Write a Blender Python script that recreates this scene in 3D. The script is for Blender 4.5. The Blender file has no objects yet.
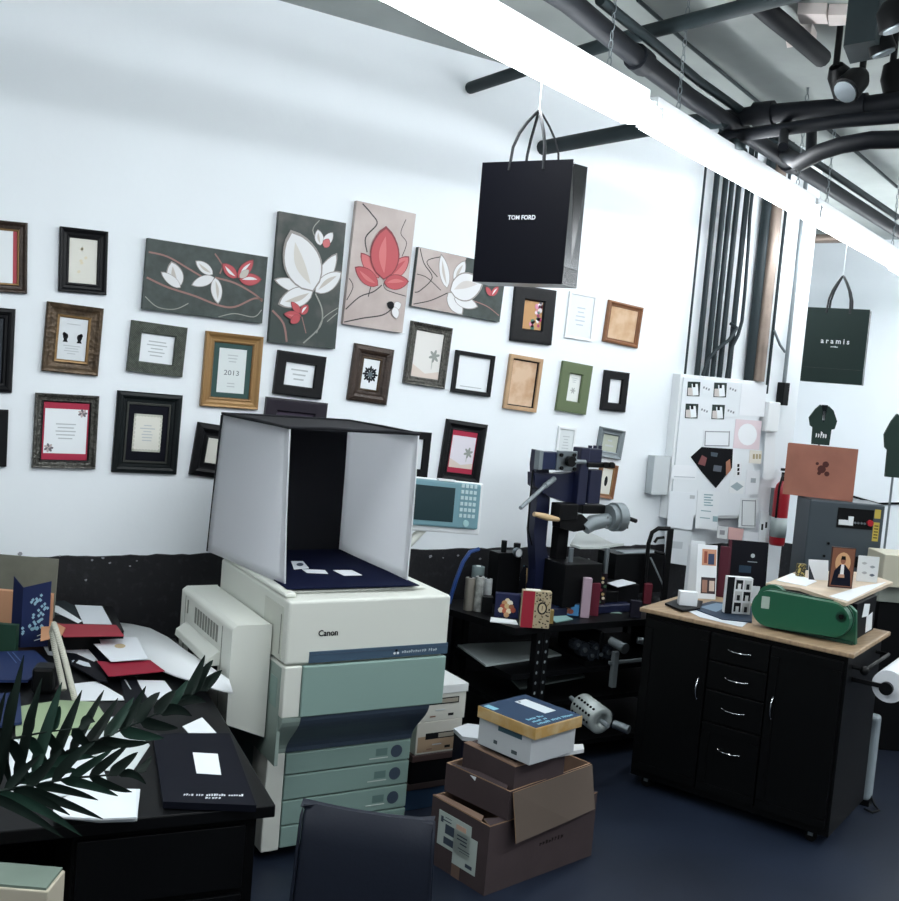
import bpy, math, random
from math import sin, cos, radians as RD, pi, tau
from mathutils import Vector as V, Matrix as MX
random.seed(7)
SC = bpy.context.scene
COL = SC.collection

# ------------------------------------------------------------------ camera
F = 1020.0; RHO = RD(4.84); PIT = RD(4.1); AZ = RD(31.8); CH = 2.05
CAM = V((0, 0, CH))
fh = V((sin(AZ), cos(AZ), 0)); r0 = V((cos(AZ), -sin(AZ), 0)); ZU = V((0, 0, 1))
FW = fh*cos(PIT) - ZU*sin(PIT); u0 = fh*sin(PIT) + ZU*cos(PIT)
CR = r0*cos(RHO) + u0*sin(RHO); CU = -r0*sin(RHO) + u0*cos(RHO)
cd = bpy.data.cameras.new('camera'); cam = bpy.data.objects.new('camera', cd); COL.objects.link(cam)
cd.sensor_fit = 'HORIZONTAL'; cd.sensor_width = 36; cd.lens = F/899*36; cd.clip_start = .05; cd.clip_end = 100
cam.matrix_world = MX(((CR.x, CU.x, -FW.x, 0), (CR.y, CU.y, -FW.y, 0), (CR.z, CU.z, -FW.z, CH), (0, 0, 0, 1)))
SC.camera = cam

def ray(px, py): return FW + CR*((px-449.5)/F) + CU*((450.5-py)/F)
def onY(px, py, y): d = ray(px, py); return CAM + d*(y/d.y)
def onZ(px, py, z): d = ray(px, py); return CAM + d*((z-CH)/d.z)
def onD(px, py, t): return CAM + ray(px, py)*t
def onP(px, py, p, n): d = ray(px, py); return CAM + d*((p-CAM).dot(n)/d.dot(n))
def depth(p): return (p-CAM).dot(FW)

# --------------------------------------------------------------- materials
def lin(h):
    if isinstance(h, str):
        h = h.lstrip('#'); c = [int(h[i:i+2], 16)/255 for i in (0, 2, 4)]
        return tuple(x/12.92 if x <= .04045 else ((x+.055)/1.055)**2.4 for x in c)
    return h
MATS = {}
def mat(name, color, rough=.6, metal=0, var=0, vscale=8, bump=0, bscale=60, bkind='noise', emit=None, es=1, spec=.5, coat=0, stretch=None, trans=0, col2=None, ramp=None):
    if name in MATS: return MATS[name]
    m = bpy.data.materials.new(name); m.use_nodes = True; nt = m.node_tree; N = nt.nodes; L = nt.links
    b = N['Principled BSDF']; c = lin(color)
    b.inputs['Base Color'].default_value = (*c, 1); b.inputs['Roughness'].default_value = rough
    b.inputs['Metallic'].default_value = metal; b.inputs['Specular IOR Level'].default_value = spec
    b.inputs['Coat Weight'].default_value = coat; b.inputs['Coat Roughness'].default_value = .15
    b.inputs['Transmission Weight'].default_value = trans
    if emit is not None:
        b.inputs['Emission Color'].default_value = (*lin(emit), 1); b.inputs['Emission Strength'].default_value = es
    if var or bump:
        tc = N.new('ShaderNodeTexCoord'); mp = N.new('ShaderNodeMapping'); L.new(tc.outputs['Object'], mp.inputs['Vector'])
        if stretch: mp.inputs['Scale'].default_value = stretch
    if var:
        n = N.new('ShaderNodeTexNoise'); n.inputs['Scale'].default_value = vscale; n.inputs['Detail'].default_value = 6
        L.new(mp.outputs[0], n.inputs['Vector'])
        cr = N.new('ShaderNodeValToRGB'); lo, hi = ramp or (.3, .7); cr.color_ramp.elements[0].position = lo; cr.color_ramp.elements[1].position = hi
        if col2 is not None: a, d = c, lin(col2)
        else: a = tuple(max(0, x*(1-var)) for x in c); d = tuple(min(1, x*(1+var)) for x in c)
        cr.color_ramp.elements[0].color = (*a, 1); cr.color_ramp.elements[1].color = (*d, 1)
        L.new(n.outputs['Fac'], cr.inputs[0]); L.new(cr.outputs[0], b.inputs['Base Color'])
    if bump:
        if bkind == 'noise': t = N.new('ShaderNodeTexNoise'); t.inputs['Scale'].default_value = bscale; t.inputs['Detail'].default_value = 4; o = t.outputs['Fac']
        elif bkind == 'voronoi': t = N.new('ShaderNodeTexVoronoi'); t.inputs['Scale'].default_value = bscale; o = t.outputs['Distance']
        else: t = N.new('ShaderNodeTexWave'); t.inputs['Scale'].default_value = bscale; t.bands_direction = 'DIAGONAL'; o = t.outputs['Fac']
        L.new(mp.outputs[0], t.inputs['Vector'])
        bp = N.new('ShaderNodeBump'); bp.inputs['Strength'].default_value = bump; bp.inputs['Distance'].default_value = .004
        L.new(o, bp.inputs['Height']); L.new(bp.outputs[0], b.inputs['Normal'])
    MATS[name] = m; return m
# plain coloured card / paper by hex code
def pap(h, rough=.6):
    dark = max(lin(h)) < .03
    return mat('paper_'+h, tuple(x*.6 for x in lin(h)) if dark else h, rough, spec=.12 if dark else .3)
M_wall = mat('white_wall_paint', 'e9eff3', .7, bump=.15, bscale=25, var=.015, vscale=1.5)
M_dark = mat('dark_dado_paint', '07080e', .6, bump=.6, bscale=30, var=1, vscale=26, col2='23242b', ramp=(.55, .75))
M_chip = mat('chipped_plaster', '8f9096', .8)
M_floor = mat('painted_concrete_floor', '192130', .48, var=.35, vscale=1.2, bump=.1, bscale=14, spec=.35)
M_ceil = mat('ceiling_concrete', '9ba19e', .85, var=.10, vscale=2.5, bump=.1, bscale=12)
M_pipe = mat('dark_painted_pipe', '080d14', .6, bump=.1, spec=.25)
M_pipe2 = mat('grey_green_steel', '1f2a2d', .6, var=.15, spec=.25)
M_conduit = mat('conduit_paint', '242e32', .55, spec=.25)
M_duct = mat('tan_duct_metal', '8c7e74', .4, metal=.5, var=.15)
M_white = mat('white_enamel', 'e6eaec', .4)
M_lamp = mat('lamp_diffuser', 'ffffff', .4, emit='f6fbff', es=27)
M_black = mat('black_satin', '050608', .45, spec=.2)
M_blackm = mat('black_matte', '050608', .8, spec=.15)
M_cab = mat('black_cabinet_paint', '040506', .45, bump=.04, spec=.16)
M_chrome = mat('chrome', 'c9ced2', .18, metal=1)
M_steel = mat('brushed_steel', '8d969b', .35, metal=.9, bump=.1)
M_steeld = mat('dull_steel', '7b8488', .5, metal=.4)
M_cream = mat('copier_cream_plastic', 'cfd2ca', .5, bump=.05, bscale=300)
M_cream2 = mat('copier_side_plastic', 'bfc2b8', .55, bump=.05, bscale=300)
M_teal = mat('copier_green_plastic', '7e9891', .5, bump=.05, bscale=300)
M_slate = mat('copier_slate_plastic', '3b4858', .45)
M_slate2 = mat('copier_band_plastic', '3d5265', .4)
M_vent = mat('vent_shadow_gap', '777a72', .7)
M_tentw = mat('tent_white_fabric', 'f0f2f5', .8, bump=.25, bscale=9)
_n = M_tentw.node_tree; _t = _n.nodes.new('ShaderNodeBsdfTranslucent'); _t.inputs[0].default_value = (.93, .94, .96, 1); _m = _n.nodes.new('ShaderNodeMixShader'); _m.inputs[0].default_value = .6
_n.links.new(_n.nodes['Principled BSDF'].outputs[0], _m.inputs[1]); _n.links.new(_t.outputs[0], _m.inputs[2]); _n.links.new(_m.outputs[0], _n.nodes['Material Output'].inputs['Surface'])
M_tentk = mat('tent_black_fabric', '0a0c14', .9)
M_navy = mat('navy_velvet', '080f2a', .9, spec=.1, bump=.1)
M_press = mat('press_navy_paint', '0a1230', .45, bump=.15, bscale=25)
M_brass = mat('wood_handle', 'c1a67e', .5)
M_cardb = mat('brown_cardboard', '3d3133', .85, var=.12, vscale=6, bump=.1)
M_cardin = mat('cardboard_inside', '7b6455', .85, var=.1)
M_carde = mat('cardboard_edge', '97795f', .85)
M_kraft = mat('kraft_orange_paper', '9a6453', .7, var=.12, vscale=5, bump=.3, bscale=8)
M_bag = mat('black_gloss_bag_paper', '04050c', .2, coat=.35, spec=.3)
M_bagm = mat('black_bag_front_paper', '05060f', .5, spec=.1)
M_bagg = mat('green_black_bag_paper', '142623', .45, spec=.25, var=.1, vscale=2)
M_ribbon = mat('black_ribbon', '12161c', .6)
M_counter = mat('butcher_block_wood', '9c8468', .5, var=.22, vscale=7, stretch=(1, 12, 1))
M_green = mat('green_machine_enamel', '1f5a41', .35, bump=.1, bscale=30)
M_greend = mat('green_machine_dark', '163f30', .45)
M_leather = mat('navy_black_leather', '131926', .5, spec=.3, bump=.12, bscale=90)
M_leaf = mat('palm_leaf', '0f1c17', .55, var=.45, vscale=9, spec=.2)
M_leaf2 = mat('palm_leaf_light', '1f362d', .5, var=.35, vscale=9, spec=.2)
M_red = mat('extinguisher_red', 'a3202c', .3)
M_grey = mat('grey_machine_paint', '39434a', .5, bump=.1, bscale=40)
M_screen = mat('glass_screen', '24363a', .15, coat=.4)
M_panelteal = mat('control_panel_teal', '6a8f99', .45)
M_gold = mat('gold_frame_wood', '80603a', .4, metal=.35, bump=.5, bscale=70, bkind='voronoi')
M_goldp = mat('gold_frame_smooth', '947348', .4, metal=.3)
M_bronze = mat('bronze_frame', '4c3d2c', .4, metal=.4, bump=.6, bscale=60, bkind='voronoi', var=.4, vscale=25)
M_bronzeb = mat('bronze_frame_bright', '86683f', .4, metal=.35)
M_brown = mat('brown_frame', '33261e', .4, metal=.2, bump=.5, bscale=70, bkind='voronoi', var=.3, vscale=20)
M_silver = mat('silver_black_frame', '4b4a45', .35, metal=.5, bump=.8, bscale=90, bkind='voronoi', var=.6, vscale=60)
M_kframe = mat('black_frame', '06070b', .45, bump=.15, bscale=50, spec=.25)
M_gkframe = mat('green_black_frame', '081012', .45, spec=.25)
M_rattan = mat('woven_grey_frame', '4a5047', .6, bump=.8, bscale=60, bkind='wave', var=.4, vscale=60)
M_olive = mat('olive_frame', '5a6848', .6, bump=.2, bscale=200)
M_wood = mat('light_wood_frame', 'b1916f', .5, var=.12, vscale=10)
M_brwood = mat('brown_wood_frame', '7d5335', .45, var=.2, vscale=12)

# ------------------------------------------------------------ mesh builder
def frame_mx(o, x, y=None, z=None):
    x = V(x).normalized(); z = V(z or (0, 0, 1)).normalized()
    y = z.cross(x).normalized() if y is None else V(y).normalized()
    z = x.cross(y).normalized()
    return MX(((x.x, y.x, z.x, o[0]), (x.y, y.y, z.y, o[1]), (x.z, y.z, z.z, o[2]), (0, 0, 0, 1)))
def rot_at(x, y, z, deg=0): return MX.Translation((x, y, z)) @ MX.Rotation(RD(deg), 4, 'Z')

class MB:
    def __init__(s, T=None): s.v = []; s.f = []; s.mi = []; s.ms = []; s.sm = []; s.T = T or MX.Identity(4)
    def m(s, mt):
        if mt not in s.ms: s.ms.append(mt)
        return s.ms.index(mt)
    def add(s, vs, fs, mt, smooth=False, T=None):
        b = len(s.v); T = s.T @ T if T is not None else s.T; i = s.m(mt)
        s.v += [T @ V(p) for p in vs]
        for f in fs: s.f.append([b+k for k in f]); s.mi.append(i); s.sm.append(smooth)
        return s
    def box(s, c, d, mt, T=None, taper=None):
        x, y, z = d[0]/2, d[1]/2, d[2]/2; t = taper or 1
        vs = [(c[0]+a*x*(t if e > 0 else 1), c[1]+b_*y*(t if e > 0 else 1), c[2]+e*z) for e in (-1, 1) for b_ in (-1, 1) for a in (-1, 1)]
        return s.add(vs, [(0, 2, 3, 1), (4, 5, 7, 6), (0, 1, 5, 4), (2, 6, 7, 3), (0, 4, 6, 2), (1, 3, 7, 5)], mt, T=T)
    def bb(s, x0, x1, y0, y1, z0, z1, mt, T=None): return s.box(((x0+x1)/2, (y0+y1)/2, (z0+z1)/2), (abs(x1-x0), abs(y1-y0), abs(z1-z0)), mt, T)
    def prism(s, pts, ext, mt, mside=None, T=None, smooth=False):
        pts = [V(p) for p in pts]; ext = V(ext); n = len(pts)
        nn = sum(((pts[i]-pts[0]).cross(pts[(i+1) % n]-pts[0]) for i in range(1, n-1)), V((0, 0, 0)))
        if nn.dot(ext) > 0: pts = pts[::-1]
        vs = pts + [p+ext for p in pts]
        s.add(vs, [tuple(range(n)), tuple(range(2*n-1, n-1, -1))], mt, T=T)
        s.add(vs, [(i, i+n, (i+1) % n+n, (i+1) % n) for i in range(n)], mside or mt, smooth, T=T)
        return s
    def tube(s, pts, r, mt, n=8, T=None, smooth=True, flat=1.0, caps=True):
        pts = [V(p) for p in pts]; k = len(pts); vs = []; fs = []
        up = None
        for i, p in enumerate(pts):
            d = (pts[min(i+1, k-1)] - pts[max(i-1, 0)]).normalized()
            if up is None: up = V((0, 0, 1)) if abs(d.z) < .9 else V((1, 0, 0))
            a = d.cross(up).normalized(); b_ = a.cross(d).normalized(); up = b_
            rr = r[i] if isinstance(r, (list, tuple)) else r
            for j in range(n): t = tau*j/n; vs.append(p + a*cos(t)*rr + b_*sin(t)*rr*flat)
        for i in range(k-1):
            for j in range(n): fs.append((i*n+j, i*n+(j+1) % n, (i+1)*n+(j+1) % n, (i+1)*n+j))
        s.add(vs, fs, mt, smooth, T=T)
        if caps: s.add(vs, [tuple(range(n))[::-1], tuple(range((k-1)*n, k*n))], mt, T=T)
        return s
    def cyl(s, p0, p1, r, mt, n=20, T=None): return s.tube([p0, p1], r, mt, n, T)
    def lathe(s, prof, mt, n=24, T=None):
        vs = []; fs = []; k = len(prof)
        for r, z in prof:
            for j in range(n): t = tau*j/n; vs.append((r*cos(t), r*sin(t), z))
        for i in range(k-1):
            for j in range(n): fs.append((i*n+j, i*n+(j+1) % n, (i+1)*n+(j+1) % n, (i+1)*n+j))
        fs2 = [tuple(range(n))[::-1], tuple(range((k-1)*n, k*n))]
        s.add(vs, fs, mt, True, T=T); s.add(vs, fs2, mt, T=T); return s
    def ball(s, c, r, mt, n=12, T=None):
        r = r if isinstance(r, (tuple, list)) else (r, r, r); vs = []; fs = []; k = n//2
        for i in range(1, k):
            for j in range(n): p = pi*i/k; t = tau*j/n; vs.append((c[0]+r[0]*sin(p)*cos(t), c[1]+r[1]*sin(p)*sin(t), c[2]+r[2]*cos(p)))
        a = len(vs); vs += [(c[0], c[1], c[2]+r[2]), (c[0], c[1], c[2]-r[2])]
        for i in range(k-2):
            for j in range(n): fs.append((i*n+j, (i+1)*n+j, (i+1)*n+(j+1) % n, i*n+(j+1) % n))
        for j in range(n): fs.append((a, j, (j+1) % n)); fs.append((a+1, (k-2)*n+(j+1) % n, (k-2)*n+j))
        return s.add(vs, fs, mt, True, T=T)
    def text(s, body, h, mt, T, width=None, align='CENTER', depth_=.0006, bold=0):
        c = bpy.data.curves.new('lettering', 'FONT'); c.body = body; c.size = 1; c.extrude = .5; c.align_x = align; c.align_y = 'CENTER'; c.resolution_u = 3; c.offset = bold
        o = bpy.data.objects.new('lettering', c); COL.objects.link(o)
        me = bpy.data.meshes.new_from_object(o)
        xs = [v.co.x for v in me.vertices]; w = max(xs)-min(xs)
        sx = h if width is None else width/w
        vs = [(v.co.x*sx, v.co.y*h, v.co.z*depth_) for v in me.vertices]
        s.add(vs, [tuple(p.vertices) for p in me.polygons], mt, T=T)
        bpy.data.objects.remove(o); bpy.data.meshes.remove(me); bpy.data.curves.remove(c); return s
    def marks(s, h, mt, T, width, n, seed=1, gaps=()):
        """a line of writing too small to be legible: little separate strokes"""
        rn = random.Random(seed); cw = width/n
        for i in range(n):
            if i in gaps: continue
            x = -width/2+cw*i; hh = h*rn.uniform(.55, 1); w_ = cw*rn.uniform(.5, .8)
            s.bb(x, x+w_*.45, -h*.4, -h*.4+hh, 0, .0005, mt, T); s.bb(x+w_*.45, x+w_, -h*.4+rn.uniform(0, .5)*hh, -h*.4+hh*.9, 0, .0005, mt, T)
        return s
    def build(s, name, parent=None, world=True, bevel=0, seg=2):
        me = bpy.data.meshes.new(name)
        if parent is not None: inv = world_mx(parent).inverted(); vs = [inv @ p for p in s.v]; loc = None
        else:
            xs = [p.x for p in s.v]; ys = [p.y for p in s.v]; zs = [p.z for p in s.v]
            loc = V(((min(xs)+max(xs))/2, (min(ys)+max(ys))/2, min(zs))); vs = [p-loc for p in s.v]
        me.from_pydata([tuple(p) for p in vs], [], s.f)
        for mt in s.ms: me.materials.append(mt)
        for p, i, sm in zip(me.polygons, s.mi, s.sm): p.material_index = i; p.use_smooth = sm
        me.update()
        o = bpy.data.objects.new(name, me); COL.objects.link(o)
        if parent is not None: o.parent = parent
        else: o.location = loc
        if bevel:
            b = o.modifiers.new('bevel', 'BEVEL'); b.width = bevel; b.segments = seg; b.limit_method = 'ANGLE'; b.angle_limit = RD(40)
        return o
def world_mx(o):
    M = MX.Translation(o.location) @ o.rotation_euler.to_matrix().to_4x4()
    return world_mx(o.parent) @ M if o.parent else M
def tag(o, label, cat, group=None, kind=None):
    if label: o['label'] = label
    if cat: o['category'] = cat
    if group: o['group'] = group
    if kind: o['kind'] = kind
    return o
def thing(name, label, cat, loc, group=None):
    o = bpy.data.objects.new(name, None); COL.objects.link(o); o.location = loc; o.empty_display_size = .05
    return tag(o, label, cat, group)
def struct(o): o['kind'] = 'structure'; return o

# ------------------------------------------------------------------- room
WY = 5.0; WX = 5.95; CZ = 3.85
E_ = V((.38, -.925, 0)).normalized(); FP = onD(850, 240, 10.8); FN = V((.925, .38, 0)).normalized()
struct(MB().bb(-5, 17, -6, 17, -.1, 0, M_floor).build('floor'))
struct(MB().bb(-5, 17, -6, 17, CZ, CZ+.12, M_ceil).build('ceiling'))
struct(MB().bb(-5, WX, WY, WY+.15, 0, CZ, M_wall).build('wall_back'))
struct(MB().bb(WX-.15, WX, WY+.15, 15.0, 0, CZ, M_wall).build('wall_return'))
fp = V((FP.x, FP.y, 0))
mb = MB(); a, b_ = fp-E_*8.4, fp+E_*9; mb.prism([a, b_, b_+FN*.15, a+FN*.15], (0, 0, CZ), M_wall); struct(mb.build('wall_far'))
mb = MB(); mb.prism([a-FN*.012, b_-FN*.012, b_-FN*.001, a-FN*.001], (0, 0, .55), M_dark); struct(mb.build('baseboard_far'))
# dark painted lower wall with a ragged, chipped upper edge
mb = MB(); n = 260; vs = []; fs = []
for i in range(n+1):
    x = -5+(WX+5)*i/n; e = 1.048+random.uniform(-.004, .004)
    vs += [(x, WY-.006, 0), (x, WY-.006, e), (x, WY-.0002, e+.004)]
for i in range(n): k = i*3; fs += [(k, k+3, k+4, k+1), (k+1, k+4, k+5, k+2)]
mb.add(vs, fs, M_dark)
for px, py in [(92, 560), (110, 563), (103, 558), (130, 566), (86, 580), (60, 556), (137, 561), (20, 554)]+[(430+i*13+random.uniform(-4, 4), 556+random.uniform(-1, 4)) for i in range(13)]:
    p = onY(px, py, WY-.008); w = random.uniform(.006, .018)
    mb.prism([p+V((w*cos(t)*random.uniform(.5, 1), 0, w*.8*sin(t)*random.uniform(.4, 1))) for t in (0, 1, 2, 3, 4, 5)], (0, .002, 0), M_chip)
struct(mb.build('baseboard_back'))
# white boxed column beside the panel
mb = MB(); x0 = onY(768, 300, 4.955).x; mb.bb(x0, WX+.02, 4.955, WY, 0, CZ, M_wall); struct(mb.build('wall_column'))

# --------------------------------------------------- ceiling pipes and lights
def pipe(name, label, pts, r, m=M_pipe, cat='pipe', n=12, group=None, couplings=()):
    mb = MB().tube(pts, r, m, n)
    for i in couplings:
        p = V(pts[i]); d = (V(pts[min(i+1, len(pts)-1)])-V(pts[max(i-1, 0)])).normalized()
        mb.cyl(p-d*.05, p+d*.05, r*1.3, m, n)
    return tag(mb.build(name), label, cat, group)
def pz(z, *pp): return [onZ(x, y, z) for x, y in pp]
pipe('ceiling_pipe', 'long straight dark pipe running diagonally above the row of ceiling lights', pz(3.45, (470, -62), (567, 0), (640, 60), (690, 98), (790, 163), (897, 231), (960, 270)), .043, M_pipe, couplings=(2, 4))
pipe('conduit_pipe', 'slim grey-green conduit running alongside the long diagonal pipe', pz(3.53, (600, 0), (650, 40), (700, 82), (790, 145), (897, 217)), .022, M_pipe2)
def beam(name, label, pp, z, r, m=M_pipe):
    return pipe(name, label, pz(z, *pp), r, m)
beam('ceiling_pipe', 'short grey pipe end reaching the wall high above the lotus paintings', [(470, 88), (530, 68), (640, 34), (760, 3), (840, -18)], 3.66, .033, M_pipe2)
beam('ceiling_pipe', 'grey-green pipe meeting the wall behind the handles of the hanging black bag', [(536, 149), (590, 139), (650, 128), (725, 119)], 3.44, .043, M_pipe2)
pipe('ceiling_pipe', 'thick dark pipe near the far end running to the right edge', pz(3.5, (722, 120), (764, 114), (856, 107), (930, 98)), .048, M_pipe, couplings=(1, 2))
pipe('ceiling_pipe', 'thinner dark pipe just below the thick one at the right', pz(3.38, (720, 138), (764, 132), (842, 121), (930, 114)), .032, M_pipe)
pipe('bent_pipe', 'dark pipe with a swept bend above the small green-black hanging bag', [onZ(778, 150, 3.6)]+pz(3.2, (800, 163), (820, 152), (842, 145), (871, 140), (930, 139)), .038, M_pipe)
pipe('bent_pipe', 'looping grey conduit elbow above the bundle of wall conduits', pz(3.3, (705, 158), (718, 148), (735, 143), (742, 152), (739, 165), (732, 176)), .028, M_pipe2)
pipe('ceiling_pipe', 'dark pipe crossing the top edge from the middle towards the upper right', pz(3.75, (745, -8), (770, 14), (797, 36), (822, 58)), .045, M_pipe)
pipe('thin_cable', 'thin cable stretched diagonally across the grey ceiling', pz(3.82, (638, 0), (690, 46), (765, 108)), .01, M_pipe2, 'cable', 6)
pipe('thin_cable', 'thin cable on the ceiling at the right edge above the swept bend', pz(3.82, (827, 128), (860, 155), (897, 187)), .012, M_pipe2, 'cable', 6)
pipe('hanger_rod', 'short upright rod hanger between the two dark pipes', [onZ(785, 121, 3.5), onZ(783, 147, 3.2)+V((0, 0, .0)), ], .022, M_pipe, 'hanger')
pipe('hanger_rod', 'upright rod hanger holding the swept pipe bend', [onZ(812, 121, 3.5), onZ(811, 155, 3.25)], .026, M_pipe, 'hanger')
pipe('wall_rail', 'brownish bar crossing at the top of the far wall', [onD(797, 239, 10.3), onD(870, 238, 10.3)], .045, M_duct, 'rail')
# clustered spot lamps at the upper right
def spot(label, px, py, z, r, h, m=M_black, tilt=(.3, -.2, -.9)):
    p = onZ(px, py, z); d = V(tilt).normalized(); t = thing('spot_lamp', label, 'lamp', p, 'spot lamps by the ceiling')
    mb = MB(); mb.tube([p, p+d*h*.3, p+d*h], [r*.6, r, r*1.1], m, 16); mb.build('lamp_shade', t)
    MB().cyl(p, V((p.x, p.y, CZ)), .015, m).build('stem', t)
    MB().cyl(p+d*h, p+d*(h+.008), r*.9, M_steel, 16).build('lens', t)
spot('dark round spot lamp with ribbed head at the very top right corner', 893, 0, 3.6, .07, .1)
spot('dark spot lamp with shiny rim below the corner one', 879, 36, 3.6, .05, .07)
spot('black spot lamp hanging over the thick pipe at the right', 862, 74, 3.6, .06, .14, tilt=(-.5, 0, -.5))
spot('black spot lamp beside the right edge above the pipes', 893, 62, 3.7, .075, .2)
spot('black spot lamp angled left in the cluster above the pipes', 836, 66, 3.65, .055, .15, tilt=(.6, .1, -.5))
for lab, q in (('small pale ceiling tile light, left one of the top right pair', [(797, 14), (826, 14), (828, 24), (800, 24)]), ('small pale ceiling tile light, right one of the top right pair', [(828, 15), (856, 15), (858, 25), (829, 26)]), ('pale square plate beside the diagonal dark pipe', [(785, 37), (811, 33), (816, 43), (787, 48)])):
    mb = MB(); mb.prism(pz(3.80, *q), (0, 0, .049), mat('pale_tile', 'e8ddd8', .6)); tag(mb.build('ceiling_plate'), lab, 'plate', 'ceiling plates')
mb = MB(); mb.prism(pz(3.55, (843, 46), (875, 40), (890, 56), (850, 64)), (0, 0, .3), M_pipe2); tag(mb.build('junction_box', bevel=.006), 'grey-green junction box up at the ceiling near the right edge', 'box')

def fluoro(a, b, label, grp='ceiling light fixtures in a row', chain=None, ws=1.0):
    a = V(a); b = V(b); d = (b-a).normalized(); L = (b-a).length; T = frame_mx(a, d)
    t = thing('fluorescent_light', label, 'ceiling light', (a+b)/2, grp)
    mb = MB(T); mb.bb(0, L, -.03, .03, .04, .09, M_white); mb.build('housing', t)
    mb = MB(T); mb.prism([(.01, y, z) for y, z in ((-.05*ws, .038), (-.095*ws, -.01), (-.085*ws, -.035), (-.04*ws, -.045), (.04*ws, -.045), (.085*ws, -.035), (.095*ws, -.01), (.05*ws, .038))], (L-.02, 0, 0), M_lamp); mb.build('diffuser', t)
    for q in (0, L): mb = MB(T); mb.bb(q-.006, q+.006, -.06, .06, -.03, .04, M_white); mb.build('end_cap', t)
    for k in ([.12*L, .88*L] if chain is None else chain):
        mb = MB(T); z = .1; i = 0
        while z < CZ-a.z:
            w = .009; pts = [(k+(w*cos(q) if i % 2 else 0), (0 if i % 2 else w*cos(q)), z+.02+.02*sin(q)) for q in [tau*j/8 for j in range(9)]]
            mb.tube(pts, .0022, M_steeld, 5, caps=False); z += .034; i += 1
        mb.build('hanging_chain', t)
    return t
LZ = 3.2
A0 = onZ(433, 0, LZ); B0 = onZ(642, 113, LZ); dl = (B0-A0).normalized()
fluoro(B0-dl*2.45, B0, 'nearest and brightest long fluorescent light crossing the top of the view')
A1 = onZ(650, 119, LZ); B1 = onZ(899, 264, LZ); d1 = (B1-A1).normalized(); L1 = (B1-A1).length
fluoro(A1, A1+d1*(L1/2-.02), 'long fluorescent light above the wall conduits, next after the brightest', ws=.62)
fluoro(A1+d1*(L1/2+.02), A1+d1*L1, 'farthest fluorescent light, above the small green-black hanging bag', ws=.62)
off = V((dl.y, -dl.x, 0))
a, b_ = onD(715, 300, 9.5), onD(768, 300, 9.9); a.z = b_.z = LZ; fluoro(a, b_, 'short added fluorescent light hidden farther behind the end of the long white wall', 'added lights out of view')  # unseen light added behind the wall to brighten the far wall
a, b_ = onD(690, 300, 8.4), onD(770, 300, 9.3); a.z = b_.z = LZ; fluoro(a, b_, 'added fluorescent light hidden behind the end of the long white wall', 'added lights out of view')  # second hidden light, also added to lift the far wall
fluoro(B1+d1*.05, B1+d1*2.5, 'added unseen fluorescent light continuing the row beyond the right edge', 'added lights out of view')  # unseen light added past the right edge to brighten the far wall
for k, (s0, o_) in enumerate(((-1.5, 2.6), (1.2, 2.6), (3.9, 2.6), (6.6, 2.6), (9.3, 2.6), ((B0-A0).length-5.0, .0), ((B0-A0).length-7.5, .0), (-1.5, 4.8), (3.9, 4.8))):
    p = A0+dl*s0+off*o_; fluoro(p, p+dl*2.4, 'added unseen fluorescent light filling the room from outside the view', 'added lights out of view')  # unseen lights added for even fill and to light left-facing sides

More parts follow.
